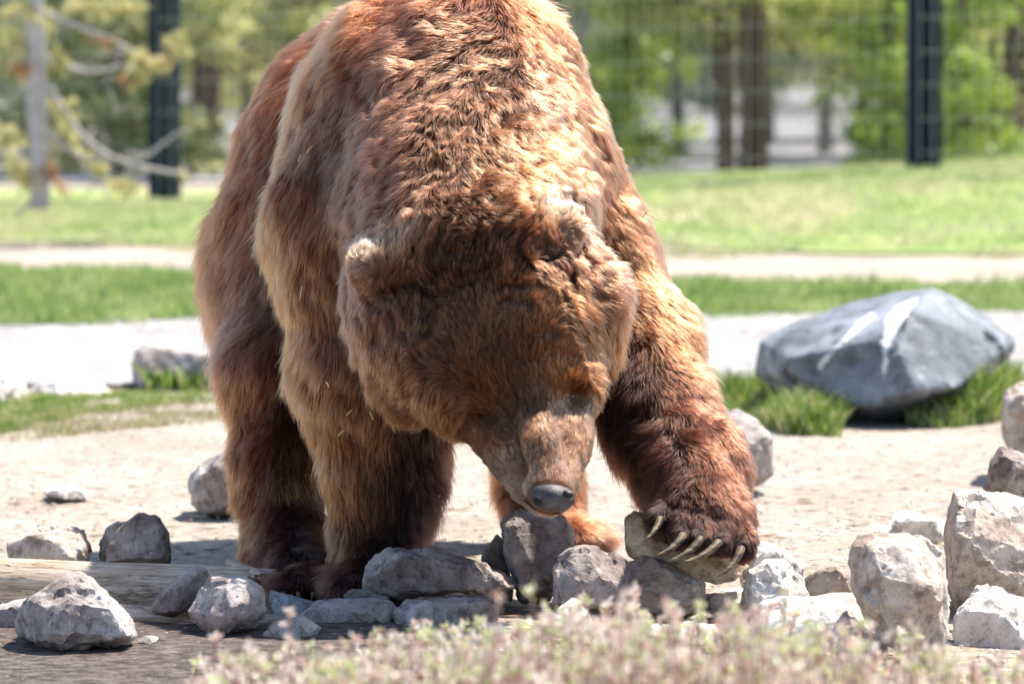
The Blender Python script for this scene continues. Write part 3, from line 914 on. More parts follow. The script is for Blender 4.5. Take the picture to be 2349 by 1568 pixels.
# ------------------------------------------------------------------ rocks
def rock(outline, label, mat, thick=0.16, Y=None, base=None, ridge=(), seed=0, rough=1.0, front=0.72, back=0.75, cat='rock', group='loose rocks', name='rock', edge=0.008, shrink=1, floatz=None, topback=0.0, cuts=5):
    """outline in photo px; the lowest point stands on the ground unless Y is given"""
    ol = np.array(outline, float)
    if Y is None:
        Y = gdist(ol[:, 1].max()) + thick * 0.25
    rg = np.random.default_rng(seed + 1000)
    cx, cy = ol.mean(0)
    size_hint = np.ptp(ol[:, 0]) / pxm(Y)
    ymax = ol[:, 1].max()
    pts = []
    for (x, y) in ol:
        low = (y - ol[:, 1].min()) / max(1, ymax - ol[:, 1].min())
        pts.append(at(x, y, Y + (1 - low) * topback + rg.uniform(-.1, .1) * thick))
        fr = front * rg.uniform(.85, 1.12)
        fx, fy = cx + (x - cx) * fr, cy + (y - cy) * fr
        pts.append(at(fx, fy + (ymax - cy) * 0.08, Y - thick * (0.42 + rg.uniform(-.08, .08)) + (1 - low) * topback))
        bx, by = cx + (x - cx) * back, cy + (y - cy) * back
        q = at(bx, by, Y + thick * (0.6 + rg.uniform(-.1, .1)) + (1 - low) * topback)
        pts.append(q)
    for (x, y, dy) in ridge:
        pts.append(at(x, y, Y + dy * thick))
    bm = bmesh.new()
    for p in pts:
        bm.verts.new(p)
    r = bmesh.ops.convex_hull(bm, input=bm.verts)
    bmesh.ops.delete(bm, geom=[g for g in set(r['geom_interior'] + r['geom_unused']) if isinstance(g, bmesh.types.BMVert)], context='VERTS')
    cen = sum((v.co for v in bm.verts), Vector()) / len(bm.verts)
    for _ in range(cuts):
        nrm = Vector((rg.uniform(-1, 1), -rg.uniform(.35, 1.1), rg.uniform(-.35, .95))).normalized()
        sup = max((v.co - cen).dot(nrm) for v in bm.verts)
        pc = cen + nrm * sup * rg.uniform(.72, .9)
        geom = bm.verts[:] + bm.edges[:] + bm.faces[:]
        bmesh.ops.bisect_plane(bm, geom=geom, plane_co=pc, plane_no=nrm, clear_outer=True)
        bmesh.ops.holes_fill(bm, edges=[e for e in bm.edges if e.is_boundary], sides=0)
    bmesh.ops.dissolve_limit(bm, angle_limit=math.radians(5), verts=bm.verts, edges=bm.edges)
    bmesh.ops.triangulate(bm, faces=bm.faces)
    for _ in range(7):
        es = [e for e in bm.edges if e.calc_length() > edge * 1.5]
        if not es or len(bm.verts) > (16000 if size_hint < .8 else 45000): break
        bmesh.ops.subdivide_edges(bm, edges=es, cuts=1, use_grid_fill=False)
        bmesh.ops.triangulate(bm, faces=[f for f in bm.faces if len(f.verts) > 3])
    bmesh.ops.recalc_face_normals(bm, faces=bm.faces)
    for _ in range(shrink):
        bmesh.ops.smooth_vert(bm, verts=bm.verts, factor=0.5, use_axis_x=True, use_axis_y=True, use_axis_z=True)
    bm.normal_update()
    co = np.array([v.co[:] for v in bm.verts]); no = np.array([v.normal[:] for v in bm.verts])
    size = np.ptp(co, axis=0).max()
    s = 1.0 / size
    o_ = seed * 3.17
    f1 = fbm(co * 3.2 * s + o_, seed, 2)
    o1, h1 = worley(co, size * 0.33, seed * 7 + 3)     # broken facets: each cell tilts its own way
    fac = (o1 * (h1[:, :3] - .5)).sum(1) / (size * 0.33)
    o2, h2 = worley(co, size * 0.13, seed * 7 + 5)
    fac2 = (o2 * (h2[:, :3] - .5)).sum(1) / (size * 0.13)
    rdg = 1 - np.abs(fbm(co * 9 * s + o_, seed + 9, 3))
    dsp = size * rough * (0.014 * f1 + 0.055 * fac + 0.026 * fac2 + 0.010 * (rdg - .7)) + rough * 0.0016 * fbm(co * 120, seed, 2)
    co = co + no * dsp[:, None]
    for v, c in zip(bm.verts, co):
        v.co = c
    c0 = co.mean(0); zb = co[:, 2].min()
    off = Vector((c0[0], c0[1], zb))
    bmesh.ops.translate(bm, verts=bm.verts, vec=-off)
    me = bpy.data.meshes.new(name)
    bm.to_mesh(me); bm.free()
    me.polygons.foreach_set('use_smooth', [True] * len(me.polygons))
    me.set_sharp_from_angle(angle=math.radians(28))
    me.materials.append(mat)
    o = bpy.data.objects.new(name, me)
    o.location = off
    link(o)
    tag(o, label, cat, group)
    return o

R = rock
R([(28,1425),(60,1370),(150,1325),(185,1312),(212,1325),(262,1375),(305,1420),(315,1458),(290,1478),(240,1484),(130,1496),(100,1486),(40,1455)],
  'large pyramid shaped grey rock on dark soil at lower left, in front of the log', ROCK_LILAC, .26, seed=1, ridge=[(190,1400,-.62),(90,1440,-.6),(250,1440,-.5)])
R([(-30,1400),(10,1388),(62,1370),(80,1400),(30,1450),(12,1460),(-30,1450)], 'rock half hidden behind the left side of the pyramid shaped rock', ROCK_LILAC, .14, Y=9.5, seed=2)
R([(16,1245),(50,1216),(140,1202),(195,1214),(212,1250),(208,1290),(22,1290)], 'flat topped pale rock behind the left part of the log', ROCK_BEIGE, .2, Y=10.35, seed=3, topback=.1)
R([(243,1262),(270,1208),(318,1175),(368,1185),(390,1222),(394,1292),(243,1292)], 'rounded grey rock standing upright behind the log', ROCK_TAUPE, .14, Y=10.2, seed=4, rough=.8)
R([(228,1248),(243,1206),(268,1192),(300,1200),(300,1285),(232,1285)], 'brown rock peeking out left of the rounded upright rock', ROCK_BEIGE, .12, Y=10.42, seed=5)
R([(434,1128),(440,1090),(478,1070),(505,1035),(560,1030),(620,1080),(610,1184),(470,1184),(438,1158)], 'grey rock behind the left hind paw of the bear', ROCK_LILAC, .3, Y=11.7, seed=6, rough=.8)
R([(342,1396),(372,1352),(440,1297),(472,1300),(484,1322),(458,1375),(424,1402),(396,1416),(358,1408)], 'slanting oblong rock leaning on the log', ROCK_TAUPE, .10, Y=9.52, seed=7, rough=.7)
R([(432,1402),(458,1348),(490,1321),(562,1322),(604,1346),(609,1402),(590,1442),(532,1460),(480,1458),(437,1424)], 'blocky grey rock in front of the right end of the log', ROCK_LILAC, .17, seed=8, ridge=[(520,1355,-.6),(470,1395,-.6),(570,1400,-.55)])
R([(618,1350),(642,1362),(684,1380),(724,1382),(716,1404),(660,1424),(620,1424)], 'small greenish slate rock beside the blocky rock', ROCK_SLATE, .12, Y=9.75, seed=9)
R([(694,1402),(730,1378),(800,1371),(884,1378),(925,1402),(905,1450),(694,1440)], 'low grey rock in front of the bear and left of the oblong slab', ROCK_LILAC, .16, Y=9.55, seed=10)
R([(601,1458),(625,1430),(692,1408),(738,1440),(702,1488),(662,1500),(608,1480)], 'rounded grey rock at the left edge of the dry twigs', ROCK_LILAC, .14, Y=9.3, seed=11)
R([(831,1288),(848,1262),(930,1254),(985,1257),(1060,1288),(1120,1298),(1180,1324),(1192,1346),(1120,1360),(1000,1366),(900,1371),(845,1366),(832,1350)],
  'long grey slab rock in front of the front leg of the bear', ROCK_TAUPE, .16, Y=9.68, seed=12, ridge=[(960,1280,-.5),(1100,1320,-.45),(870,1310,-.5)])
R([(786,1362),(810,1350),(846,1352),(900,1368),(880,1392),(800,1388)], 'small rock wedged under the left end of the long slab rock', ROCK_TAUPE, .10, Y=9.66, seed=13)
R([(905,1405),(935,1380),(1012,1374),(1060,1388),(1120,1376),(1150,1395),(1130,1450),(910,1450)], 'low rock lying under the long slab rock', ROCK_LILAC, .14, Y=9.50, seed=14)
R([(1104,1272),(1140,1225),(1165,1240),(1180,1380),(1130,1380),(1110,1320)], 'dark rock on the left flank of the rock under the nose', ROCK_BROWN, .14, Y=9.85, seed=15)
R([(1148,1200),(1190,1163),(1240,1172),(1296,1182),(1314,1222),(1316,1262),(1290,1310),(1262,1385),(1195,1385),(1160,1300)], 'upright brown rock right under the nose of the bear', ROCK_TAUPE, .17, Y=9.76, seed=16, topback=.05, ridge=[(1175,1215,-.6),(1280,1225,-.6)])
R([(1266,1385),(1272,1302),(1300,1262),(1340,1251),(1402,1262),(1450,1290),(1470,1340),(1440,1405),(1300,1405)], 'blocky grey rock below the left end of the olive slab', ROCK_TAUPE, .15, Y=9.5, seed=17)
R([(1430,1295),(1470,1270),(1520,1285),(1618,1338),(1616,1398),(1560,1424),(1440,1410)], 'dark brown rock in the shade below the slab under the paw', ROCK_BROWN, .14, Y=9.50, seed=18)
slab = R([(1433,1262),(1431,1184),(1456,1172),(1500,1186),(1600,1252),(1700,1290),(1728,1300),(1690,1336),(1640,1342),(1540,1314),(1440,1278)],
  'olive brown slab lying tilted under the raised paw of the bear', ROCK_OLIVE, .10, Y=9.52, seed=19, rough=.45, topback=.14, front=.93, back=.9)
R([(1690,1290),(1738,1238),(1800,1252),(1846,1300),(1842,1330),(1760,1360),(1700,1350)], 'pale sunlit rock just right of the paw', ROCK_PALE, .2, Y=9.85, seed=20)
R([(1695,1390),(1718,1310),(1765,1280),(1800,1284),(1835,1320),(1868,1380),(1860,1420),(1700,1420)], 'pale pointed rock between the slab and the low white slab', ROCK_PALE, .15, Y=9.55, seed=21, rough=1.3)
R([(1838,1332),(1878,1302),(1920,1289),(1948,1316),(1958,1366),(1850,1372)], 'small brown and white rock left of the tall grey rock', ROCK_BEIGE, .12, Y=9.8, seed=22)
R([(1949,1262),(1968,1226),(2000,1220),(2115,1229),(2160,1266),(2170,1330),(2182,1400),(2168,1490),(2150,1530),(2080,1520),(2000,1440),(1955,1350)],
  'tall pale grey rock standing upright at lower right', ROCK_BEIGE, .2, seed=23, ridge=[(2030,1300,-.75),(2110,1300,-.45),(2080,1420,-.7)])
R([(2163,1222),(2172,1180),(2190,1128),(2240,1118),(2300,1140),(2400,1165),(2500,1300),(2480,1420),(2200,1420),(2168,1340)],
  'largest beige block at the right edge, holes in its face', ROCK_BEIGE, .34, Y=9.75, seed=24, rough=.6, ridge=[(2230,1260,-.6),(2350,1280,-.6),(2330,1180,-.3)])
R([(2004,1220),(2036,1200),(2070,1174),(2130,1186),(2190,1200),(2200,1250),(2120,1256),(2010,1232)], 'flat white rock on the dirt behind the tall grey rock', ROCK_PALE, .3, seed=25)
R([(2176,1450),(2200,1392),(2243,1345),(2284,1344),(2349,1370),(2420,1400),(2440,1540),(2200,1520)], 'white topped rock at the lower right corner', ROCK_PALE, .2, Y=9.2, seed=26, topback=.08)
R([(2254,1128),(2270,1052),(2300,1020),(2349,1040),(2400,1070),(2400,1190),(2262,1180)], 'grey and white rock behind the big beige block', ROCK_TAUPE, .22, Y=10.6, seed=27)
R([(2293,980),(2300,900),(2340,872),(2400,880),(2430,960),(2420,1056),(2330,1040),(2300,1010)], 'brown rock at the right edge right of the grassy bank', ROCK_BEIGE, .35, Y=12.6, seed=28)
R([(1722,1405),(1745,1378),(1800,1368),(1950,1361),(2008,1372),(2046,1396),(2050,1500),(1900,1530),(1730,1500)], 'low wide white slab behind the dry twigs', ROCK_PALE, .2, Y=9.05, seed=29, rough=.6, topback=.06)
R([(1640,985),(1660,938),(1700,938),(1735,958),(1772,1002),(1772,1085),(1742,1113),(1690,1100),(1640,1060)], 'pale rock behind the reaching foreleg, below the grass bank', ROCK_LILAC, .26, Y=12.2, seed=30, rough=.8)
boulder = R([(1728,860),(1744,782),(1800,755),(1900,730),(1980,690),(2060,670),(2140,664),(2180,680),(2262,730),(2322,782),(2324,802),(2292,842),(2262,880),(2150,985),(2000,1020),(1925,1000),(1858,900),(1800,878)],
  'big blue grey boulder with white streaks on the grass bank', ROCK_BLUE, .95, Y=14.75, seed=31, rough=.40, edge=.013, cuts=1, shrink=2, front=.45, cat='boulder', name='boulder', topback=.25, group='', ridge=[(2095,715,-.36),(2010,905,-.60),(2200,885,-.45),(1850,850,-.45)])
bw = np.array([v.co[:] for v in boulder.data.vertices]) + np.array(boulder.location)
bu, bv_ = uv_of(bw)
st = np.zeros(len(bw))
for path in ([(2100, 690, 5), (2066, 715, 15), (2046, 745, 17), (2034, 780, 11), (2030, 820, 7), (2029, 852, 5)],
             [(2000, 722, 3), (1960, 760, 5), (1915, 800, 4), (1880, 838, 3)]):
    for (x0, y0, w0), (x1, y1, w1) in zip(path[:-1], path[1:]):
        t = np.clip(((bu - x0) * (x1 - x0) + (bv_ - y0) * (y1 - y0)) / ((x1 - x0) ** 2 + (y1 - y0) ** 2), 0, 1)
        d = np.hypot(bu - x0 - t * (x1 - x0), bv_ - y0 - t * (y1 - y0)) + 5 * fbm(bw * 14, 5, 2)
        st = np.maximum(st, np.clip((w0 + (w1 - w0) * t - d) / 5 + .5, 0, 1))
sa = boulder.data.attributes.new('stain', 'FLOAT', 'POINT')
sa.data.foreach_set('value', st.astype(np.float32))
R([(304,880),(306,806),(330,788),(400,793),(450,800),(516,816),(560,840),(560,896),(312,897)], 'grey square ended rock on the rim of the concrete basin, left of the bear', ROCK_LILAC, .4, Y=15.9, seed=32, rough=.6)
R([(1256,1430),(1282,1395),(1312,1371),(1332,1376),(1352,1410),(1366,1460),(1270,1460)], 'small white pointed rock sticking up from the twigs', ROCK_PALE, .1, Y=9.2, seed=33)
R([(308,1474),(334,1455),(366,1460),(360,1474),(340,1482)], 'tiny flat stone just right of the pyramid shaped rock', ROCK_LILAC, .05, seed=34, rough=.6, shrink=1, edge=.008)
R([(100,1128),(128,1114),(170,1118),(212,1132),(210,1146),(150,1148)], 'flat white stone lying on the pale dirt at left', ROCK_PALE, .2, seed=35)
R([(1470,1455),(1500,1432),(1600,1427),(1700,1436),(1710,1490),(1480,1490)], 'pale slab edge showing through the middle of the twigs', ROCK_PALE, .2, Y=9.1, seed=36, rough=.6)
R([(60,905),(90,872),(150,862),(220,872),(262,900),(250,925),(80,930)], 'whitewashed rock sunk in the basin rim at far left', ROCK_PALE, .4, Y=15.6, seed=37, rough=.7)
R([(-40,905),(0,870),(50,880),(62,915),(40,935),(-40,935)], 'white rock in the basin rim at the left edge', ROCK_PALE, .4, Y=15.4, seed=38, rough=.7)
R([(1610,1360),(1700,1345),(1730,1370),(1720,1440),(1600,1440)], 'pale rock low between the dark rock and the pointed rock', ROCK_PALE, .14, Y=9.62, seed=39)
R([(545,1405),(600,1385),(640,1400),(660,1440),(560,1450)], 'brown stone in the gap between the blocky rock and the slate rock', ROCK_BROWN, .1, Y=9.75, seed=40)

# ------------------------------------------------------------------ logs
WOOD, nt, b = mat_new('weathered_wood')
nw = noise_fac(nt, 5, 8, 0.7, 'Object', 0.8, (2.2, 26, 26))
nw2 = noise_fac(nt, 3, 3, 0.5, 'Object')
nw3 = noise_fac(nt, 9, 2, 0.4, 'Object', 1.2, (.35, 14, 14))
colw = ramp(nt, nw, [(0.33, (0.26, 0.17, 0.11)), (0.47, (0.52, 0.39, 0.28)), (0.62, (0.68, 0.57, 0.45))])
colw = mixc(nt, 1.0, colw, ramp(nt, nw2, [(0.35, (0.8, 0.74, 0.66)), (0.6, (1.05, 1.05, 1.05))]), 'MULTIPLY')
crk = ramp(nt, nw3, [(0.485, (1, 1, 1)), (0.497, (0.2, 0.16, 0.12)), (0.503, (0.2, 0.16, 0.12)), (0.515, (1, 1, 1))])
colw = mixc(nt, 1.0, colw, crk, 'MULTIPLY')
nt.links.new(colw, b.inputs['Base Color'])
b.inputs['Roughness'].default_value = 0.85
p_ = bump(nt, b, nw, 0.7, 0.008)
bump(nt, b, crk, 0.6, 0.01, p_)
def log(name, A, B, r0, r1, label, seed, broken=True, seg=48, rings=90, knots=()):
    A, B = Vector(A), Vector(B)
    L = (B - A).length
    V = []
    ts = np.linspace(0, 1, rings)
    for t in ts:
        for s in range(seg):
            a = 2 * math.pi * s / seg
            r = r0 + (r1 - r0) * t
            q = np.array([[t * L * 2.0, math.cos(a) * 1.3 + seed, math.sin(a) * 1.3]])
            q2 = np.array([[t * L * 5.0, math.cos(a) * 7 + seed, math.sin(a) * 7]])
            rr = r * (1 + 0.10 * fbm(q, seed, 2)[0]) + 0.0016 * fbm(q2, seed + 3, 2)[0]
            for (kt, ka) in knots:
                dd = ((t - kt) * L / 0.012) ** 2 + (((a - ka + math.pi) % (2 * math.pi) - math.pi) * r / 0.010) ** 2
                rr += 0.005 * math.exp(-dd / 3) - 0.011 * math.exp(-dd * 1.6)
            x = t * L
            if broken and t > 0.80:
                x += 0.05 * (t - 0.80) / 0.2 * fbm(np.array([[math.cos(a) * 2.5, math.sin(a) * 2.5, seed]]), seed + 6, 3)[0] + 0.05 * (t - .8) / .2 * max(0, math.cos(a))
                rr *= 1 - 0.10 * ((t - 0.80) / 0.2) ** 2
            V.append((x, rr * math.sin(a), rr * math.cos(a)))
    V.append((0, 0, 0)); V.append((L * 0.93, 0, 0))
    Fq = []
    n = rings * seg
    tri = []
    for i in range(rings - 1):
        for s in range(seg):
            s2 = (s + 1) % seg
            Fq.append((i * seg + s, i * seg + s2, (i + 1) * seg + s2, (i + 1) * seg + s))
    bm = bmesh.new()
    vs = [bm.verts.new(v) for v in V]
    for f in Fq: bm.faces.new([vs[i] for i in f]).smooth = True
    for s in range(seg):
        s2 = (s + 1) % seg
        bm.faces.new([vs[n], vs[s2], vs[s]])
        bm.faces.new([vs[n + 1], vs[(rings - 1) * seg + s], vs[(rings - 1) * seg + s2]])
    bmesh.ops.recalc_face_normals(bm, faces=bm.faces)
    me = bpy.data.meshes.new(name); bm.to_mesh(me); bm.free()
    me.materials.append(WOOD)
    o = bpy.data.objects.new(name, me)
    o.location = A
    o.rotation_euler = (B - A).to_track_quat('X', 'Z').to_euler()
    link(o)
    return tag(o, label, 'log')
log('log', at(-120, 1336, 9.88), at(552, 1350, 9.86), 0.053, 0.043, 'thick weathered log with knots, broken at its right end', 3, knots=((0.37, 4.55), (0.64, 4.45), (0.2, 3.9)))
log('log', at(255, 1408, 9.60), at(470, 1424, 9.55), 0.020, 0.017, 'short thin log between the pyramid rock and the blocky rock', 8, broken=False, rings=30, seg=24)
log('log', at(-60, 1545, 9.0), at(62, 1582, 8.7), 0.017, 0.012, 'pale stick end poking in at the bottom left corner', 5, broken=False, rings=20, seg=20)
log('log', at(530, 1296, 10.15), at(592, 1318, 9.78), 0.014, 0.008, 'splintered flat piece of wood at the hind paw', 9, broken=True, rings=24, seg=16)

# ------------------------------------------------------------------ small debris (uncountable)
def scatter_mesh(name, mats, n, xr, yr, smin, smax, flat, seed, label, cat, dens=None, chips=False):
    rg = np.random.default_rng(seed)
    x = rg.uniform(*xr, n); y = rg.uniform(*yr, n)
    if dens is not None:
        k = rg.random(n) < dens(x, y); x, y = x[k], y[k]; n = len(x)
    s = smin + (smax - smin) * rg.random(n) ** 3
    oct_ = norm(np.array([(1, 0, 0), (-1, 0, 0), (0, 1, 0), (0, -1, 0), (0, 0, 1), (0, 0, -1.)]))
    fo = np.array([(0, 2, 4), (2, 1, 4), (1, 3, 4), (3, 0, 4), (2, 0, 5), (1, 2, 5), (3, 1, 5), (0, 3, 5)])
    V = np.tile(oct_[None], (n, 1, 1)) * (0.7 + 0.6 * rg.random((n, 6, 1))) + rg.uniform(-.2, .2, (n, 6, 3))
    V[:, :, 2] *= flat
    if chips:
        V[:, :, 0] *= rg.uniform(1.5, 5, (n, 1)); V[:, :, 1] *= 0.5
    a = rg.uniform(0, 6.28, n) if not chips else rg.normal(0, .5, n)
    ca_, sa_ = np.cos(a)[:, None], np.sin(a)[:, None]
    X = V[:, :, 0] * ca_ - V[:, :, 1] * sa_; Y = V[:, :, 0] * sa_ + V[:, :, 1] * ca_
    V = np.stack([X, Y, V[:, :, 2]], 2) * s[:, None, None]
    z = ground_z(x, y) + s * flat * 0.35 + 0.004
    V += np.stack([x, y, z], 1)[:, None, :]
    Fc = (fo[None] + 6 * np.arange(n)[:, None, None]).reshape(-1, 3)
    o = mesh_np(name, V.reshape(-1, 3), Fc, None, smooth=False, mats=mats, midx=np.repeat(rg.integers(0, len(mats), n), 8))
    return tag(o, label, cat, kind='stuff')
PEB = [plain('pebble_grey', (0.30, 0.27, 0.25), .9, .2, .3, 90), plain('pebble_pale', (0.46, 0.41, 0.36), .9, .2, .2, 90), plain('pebble_brown', (0.33, 0.27, 0.22), .9, .2, .3, 90)]
CHIP = [plain('chip_tan', (0.55, 0.42, 0.29), .9, .2, .25, 60), plain('chip_pale', (0.68, 0.58, 0.45), .9, .2, .2, 60), plain('chip_brown', (0.20, 0.12, 0.08), .9, .2, .3, 60)]
scatter_mesh('gravel', PEB, 17000, (-2.2, 2.2), (8.4, 15.5), .0015, .0075, .4, 5, 'fine gravel and pebbles strewn over the pale dirt', 'gravel', dens=lambda x, y: np.clip(1.4 - (y - 9) / 6, .15, 1) * np.where((x < -.05) & (y < 9.55), .3, 1))
scatter_mesh('wood_chips', CHIP, 5000, (-2.0, 2.2), (8.8, 13.5), .003, .010, .25, 6, 'splinters and chips of wood on the dirt round the rocks', 'wood chips', chips=True, dens=lambda x, y: np.clip(1.3 - np.abs(y - 10.3) / 2.2, .05, 1))

# ------------------------------------------------------------------ grass
def blades(name, n, xy, hmin, hmax, mat, seed, label, width=.003, lean=.5, cat='grass', patch=False):
    rg = np.random.default_rng(seed)
    x, y = xy(rg, n)
    n = len(x)
    if patch:
        pn = fbm(np.stack([x * 9, y * 4, x * 0], 1), 17, 3)
        k = pn > rg.uniform(-.9, .35, n); x, y, pn = x[k], y[k], pn[k]; n = len(x)
    h = rg.uniform(hmin, hmax, n) * ((0.55 + .6 * np.clip(pn + .4, 0, 1.2)) if patch else 1) * (0.6 + 0.6 * np.clip(0.5 + 0.8 * vnoise(np.stack([x * 6, y * 6, x * 0], 1), 3), 0, 1))
    a = rg.uniform(0, 6.28, n); l = rg.random(n) * lean
    dx, dy = np.cos(a) * l * h, np.sin(a) * l * h
    wa = rg.uniform(0, 6.28, n); wx, wy = np.cos(wa) * width, np.sin(wa) * width
    z = ground_z(x, y)
    B = np.stack([x, y, z], 1)
    W = np.stack([wx, wy, 0 * wx], 1)
    m1 = B + np.stack([dx * .3, dy * .3, h * .55], 1)
    tp = B + np.stack([dx, dy, h], 1)
    V = np.stack([B - W, B + W, m1 + W * .8, m1 - W * .8, tp + W * .1, tp - W * .1], 1).reshape(-1, 3)
    f = np.array([(0, 1, 2, 3), (3, 2, 4, 5)])
    Fc = (f[None] + 6 * np.arange(n)[:, None, None]).reshape(-1, 4)
    o = mesh_np(name, V, Fc, mat)
    return tag(o, label, cat, kind='stuff')
GRASS = leaf_mat('grass_blades', [(0.30, (0.08, 0.13, 0.02)), (0.43, (0.17, 0.26, 0.04)), (0.54, (0.30, 0.36, 0.09)), (0.62, (0.50, 0.44, 0.24))], 14, .4)
GRASS_DRY = leaf_mat('dry_grass_blades', [(0.35, (0.22, 0.24, 0.07)), (0.5, (0.42, 0.36, 0.18)), (0.65, (0.58, 0.50, 0.32))], 14, .35)
def px_region(poly, Ymin=None):
    """scatter inside a photo polygon lying on the ground"""
    poly = np.array(poly, float)
    def f(rg, n):
        P = []
        tot = 0
        while tot < n:
            u = rg.uniform(poly[:, 0].min(), poly[:, 0].max(), n * 2); v = rg.uniform(poly[:, 1].min(), poly[:, 1].max(), n * 2)
            ins = np.zeros(len(u), bool)
            j = len(poly) - 1
            for i in range(len(poly)):
                c = ((poly[i, 1] > v) != (poly[j, 1] > v)) & (u < (poly[j, 0] - poly[i, 0]) * (v - poly[i, 1]) / (poly[j, 1] - poly[i, 1] + 1e-9) + poly[i, 0])
                ins ^= c
                j = i
            u, v = u[ins], v[ins]
            vv = (v - 784.0) / F
            t = CAM[2] / (_sin + vv * _cos)
            P.append(np.stack([(u - 1174.5) / F * t, (_cos - vv * _sin) * t], 1))
            tot += len(u)
        P = np.concatenate(P)[:n]
        return P[:, 0], P[:, 1]
    return f
blades('grass', 9000, px_region([(1640, 905), (1730, 890), (1850, 885), (1900, 920), (1935, 960), (1930, 1000), (1800, 995), (1700, 965), (1640, 940)]), .03, .09, GRASS, 1, 'bright green grass tuft left of the boulder foot', .0035, .8, patch=True)
blades('grass', 7000, px_region([(2060, 930), (2120, 925), (2260, 900), (2330, 890), (2340, 950), (2280, 970), (2160, 985), (2080, 975)]), .04, .12, GRASS, 2, 'green grass along the right foot of the boulder', .004, .8, patch=True)
blades('grass', 9000, px_region([(-60, 930), (60, 912), (250, 898), (420, 893), (560, 896), (560, 920), (400, 928), (200, 950), (60, 985), (-60, 1020)]), .006, .024, GRASS, 3, 'thin green grass along the basin rim at left', .003, .8, patch=True)
blades('dry_grass', 5000, px_region([(-60, 960), (250, 930), (560, 920), (560, 960), (300, 985), (60, 1015), (-60, 1030)]), .006, .022, GRASS_DRY, 4, 'sparse dry grass on the dirt behind the left rocks', .0025, cat='grass', patch=True)
blades('grass', 500, px_region([(330, 888), (470, 888), (510, 892), (500, 900), (340, 900)]), .04, .09, GRASS, 14, 'green tufts growing against the square ended rock', .010, .9)
def rect_xy(x0, x1, y0, y1, fn=None):
    def f(rg, n):
        x = rg.uniform(x0, x1, n); y = rg.uniform(y0, y1, n)
        if fn is not None:
            k = fn(x, y); x, y = x[k], y[k]
        return x, y
    return f
blades('grass', 60000, rect_xy(-3.4, 3.4, 19.6, 24.8, lambda x, y: (y > 19.85 + .085 * x + .1 * np.sin(5 * x)) & (y < np.where(x < 2, 23.55 - .35 * (x + 2.2), 22.1))), .03, .075, leaf_mat('lawn_blades', [(0.32, (0.18, 0.27, 0.06)), (0.48, (0.30, 0.39, 0.11)), (0.60, (0.46, 0.50, 0.20)), (0.72, (0.52, 0.46, 0.28))], 3, .4), 5, 'strip of bright green grass beyond the concrete basin', .006)
blades('grass', 60000, rect_xy(-5, 5, 24.5, 33.0, lambda x, y: y > np.where(x < 2.4, 26.2 - .33 * (x + 2.2), 24.7) + .5 * vnoise(np.stack([x * 2, y * 2, x * 0], 1), 8) - .25), .02, .05, leaf_mat('dry_lawn_blades', [(0.32, (0.28, 0.38, 0.11)), (0.46, (0.43, 0.48, 0.19)), (0.58, (0.58, 0.55, 0.31)), (0.7, (0.66, 0.58, 0.40))], 1.6, .35), 6, 'thin sunlit lawn below the tall fence', .008)

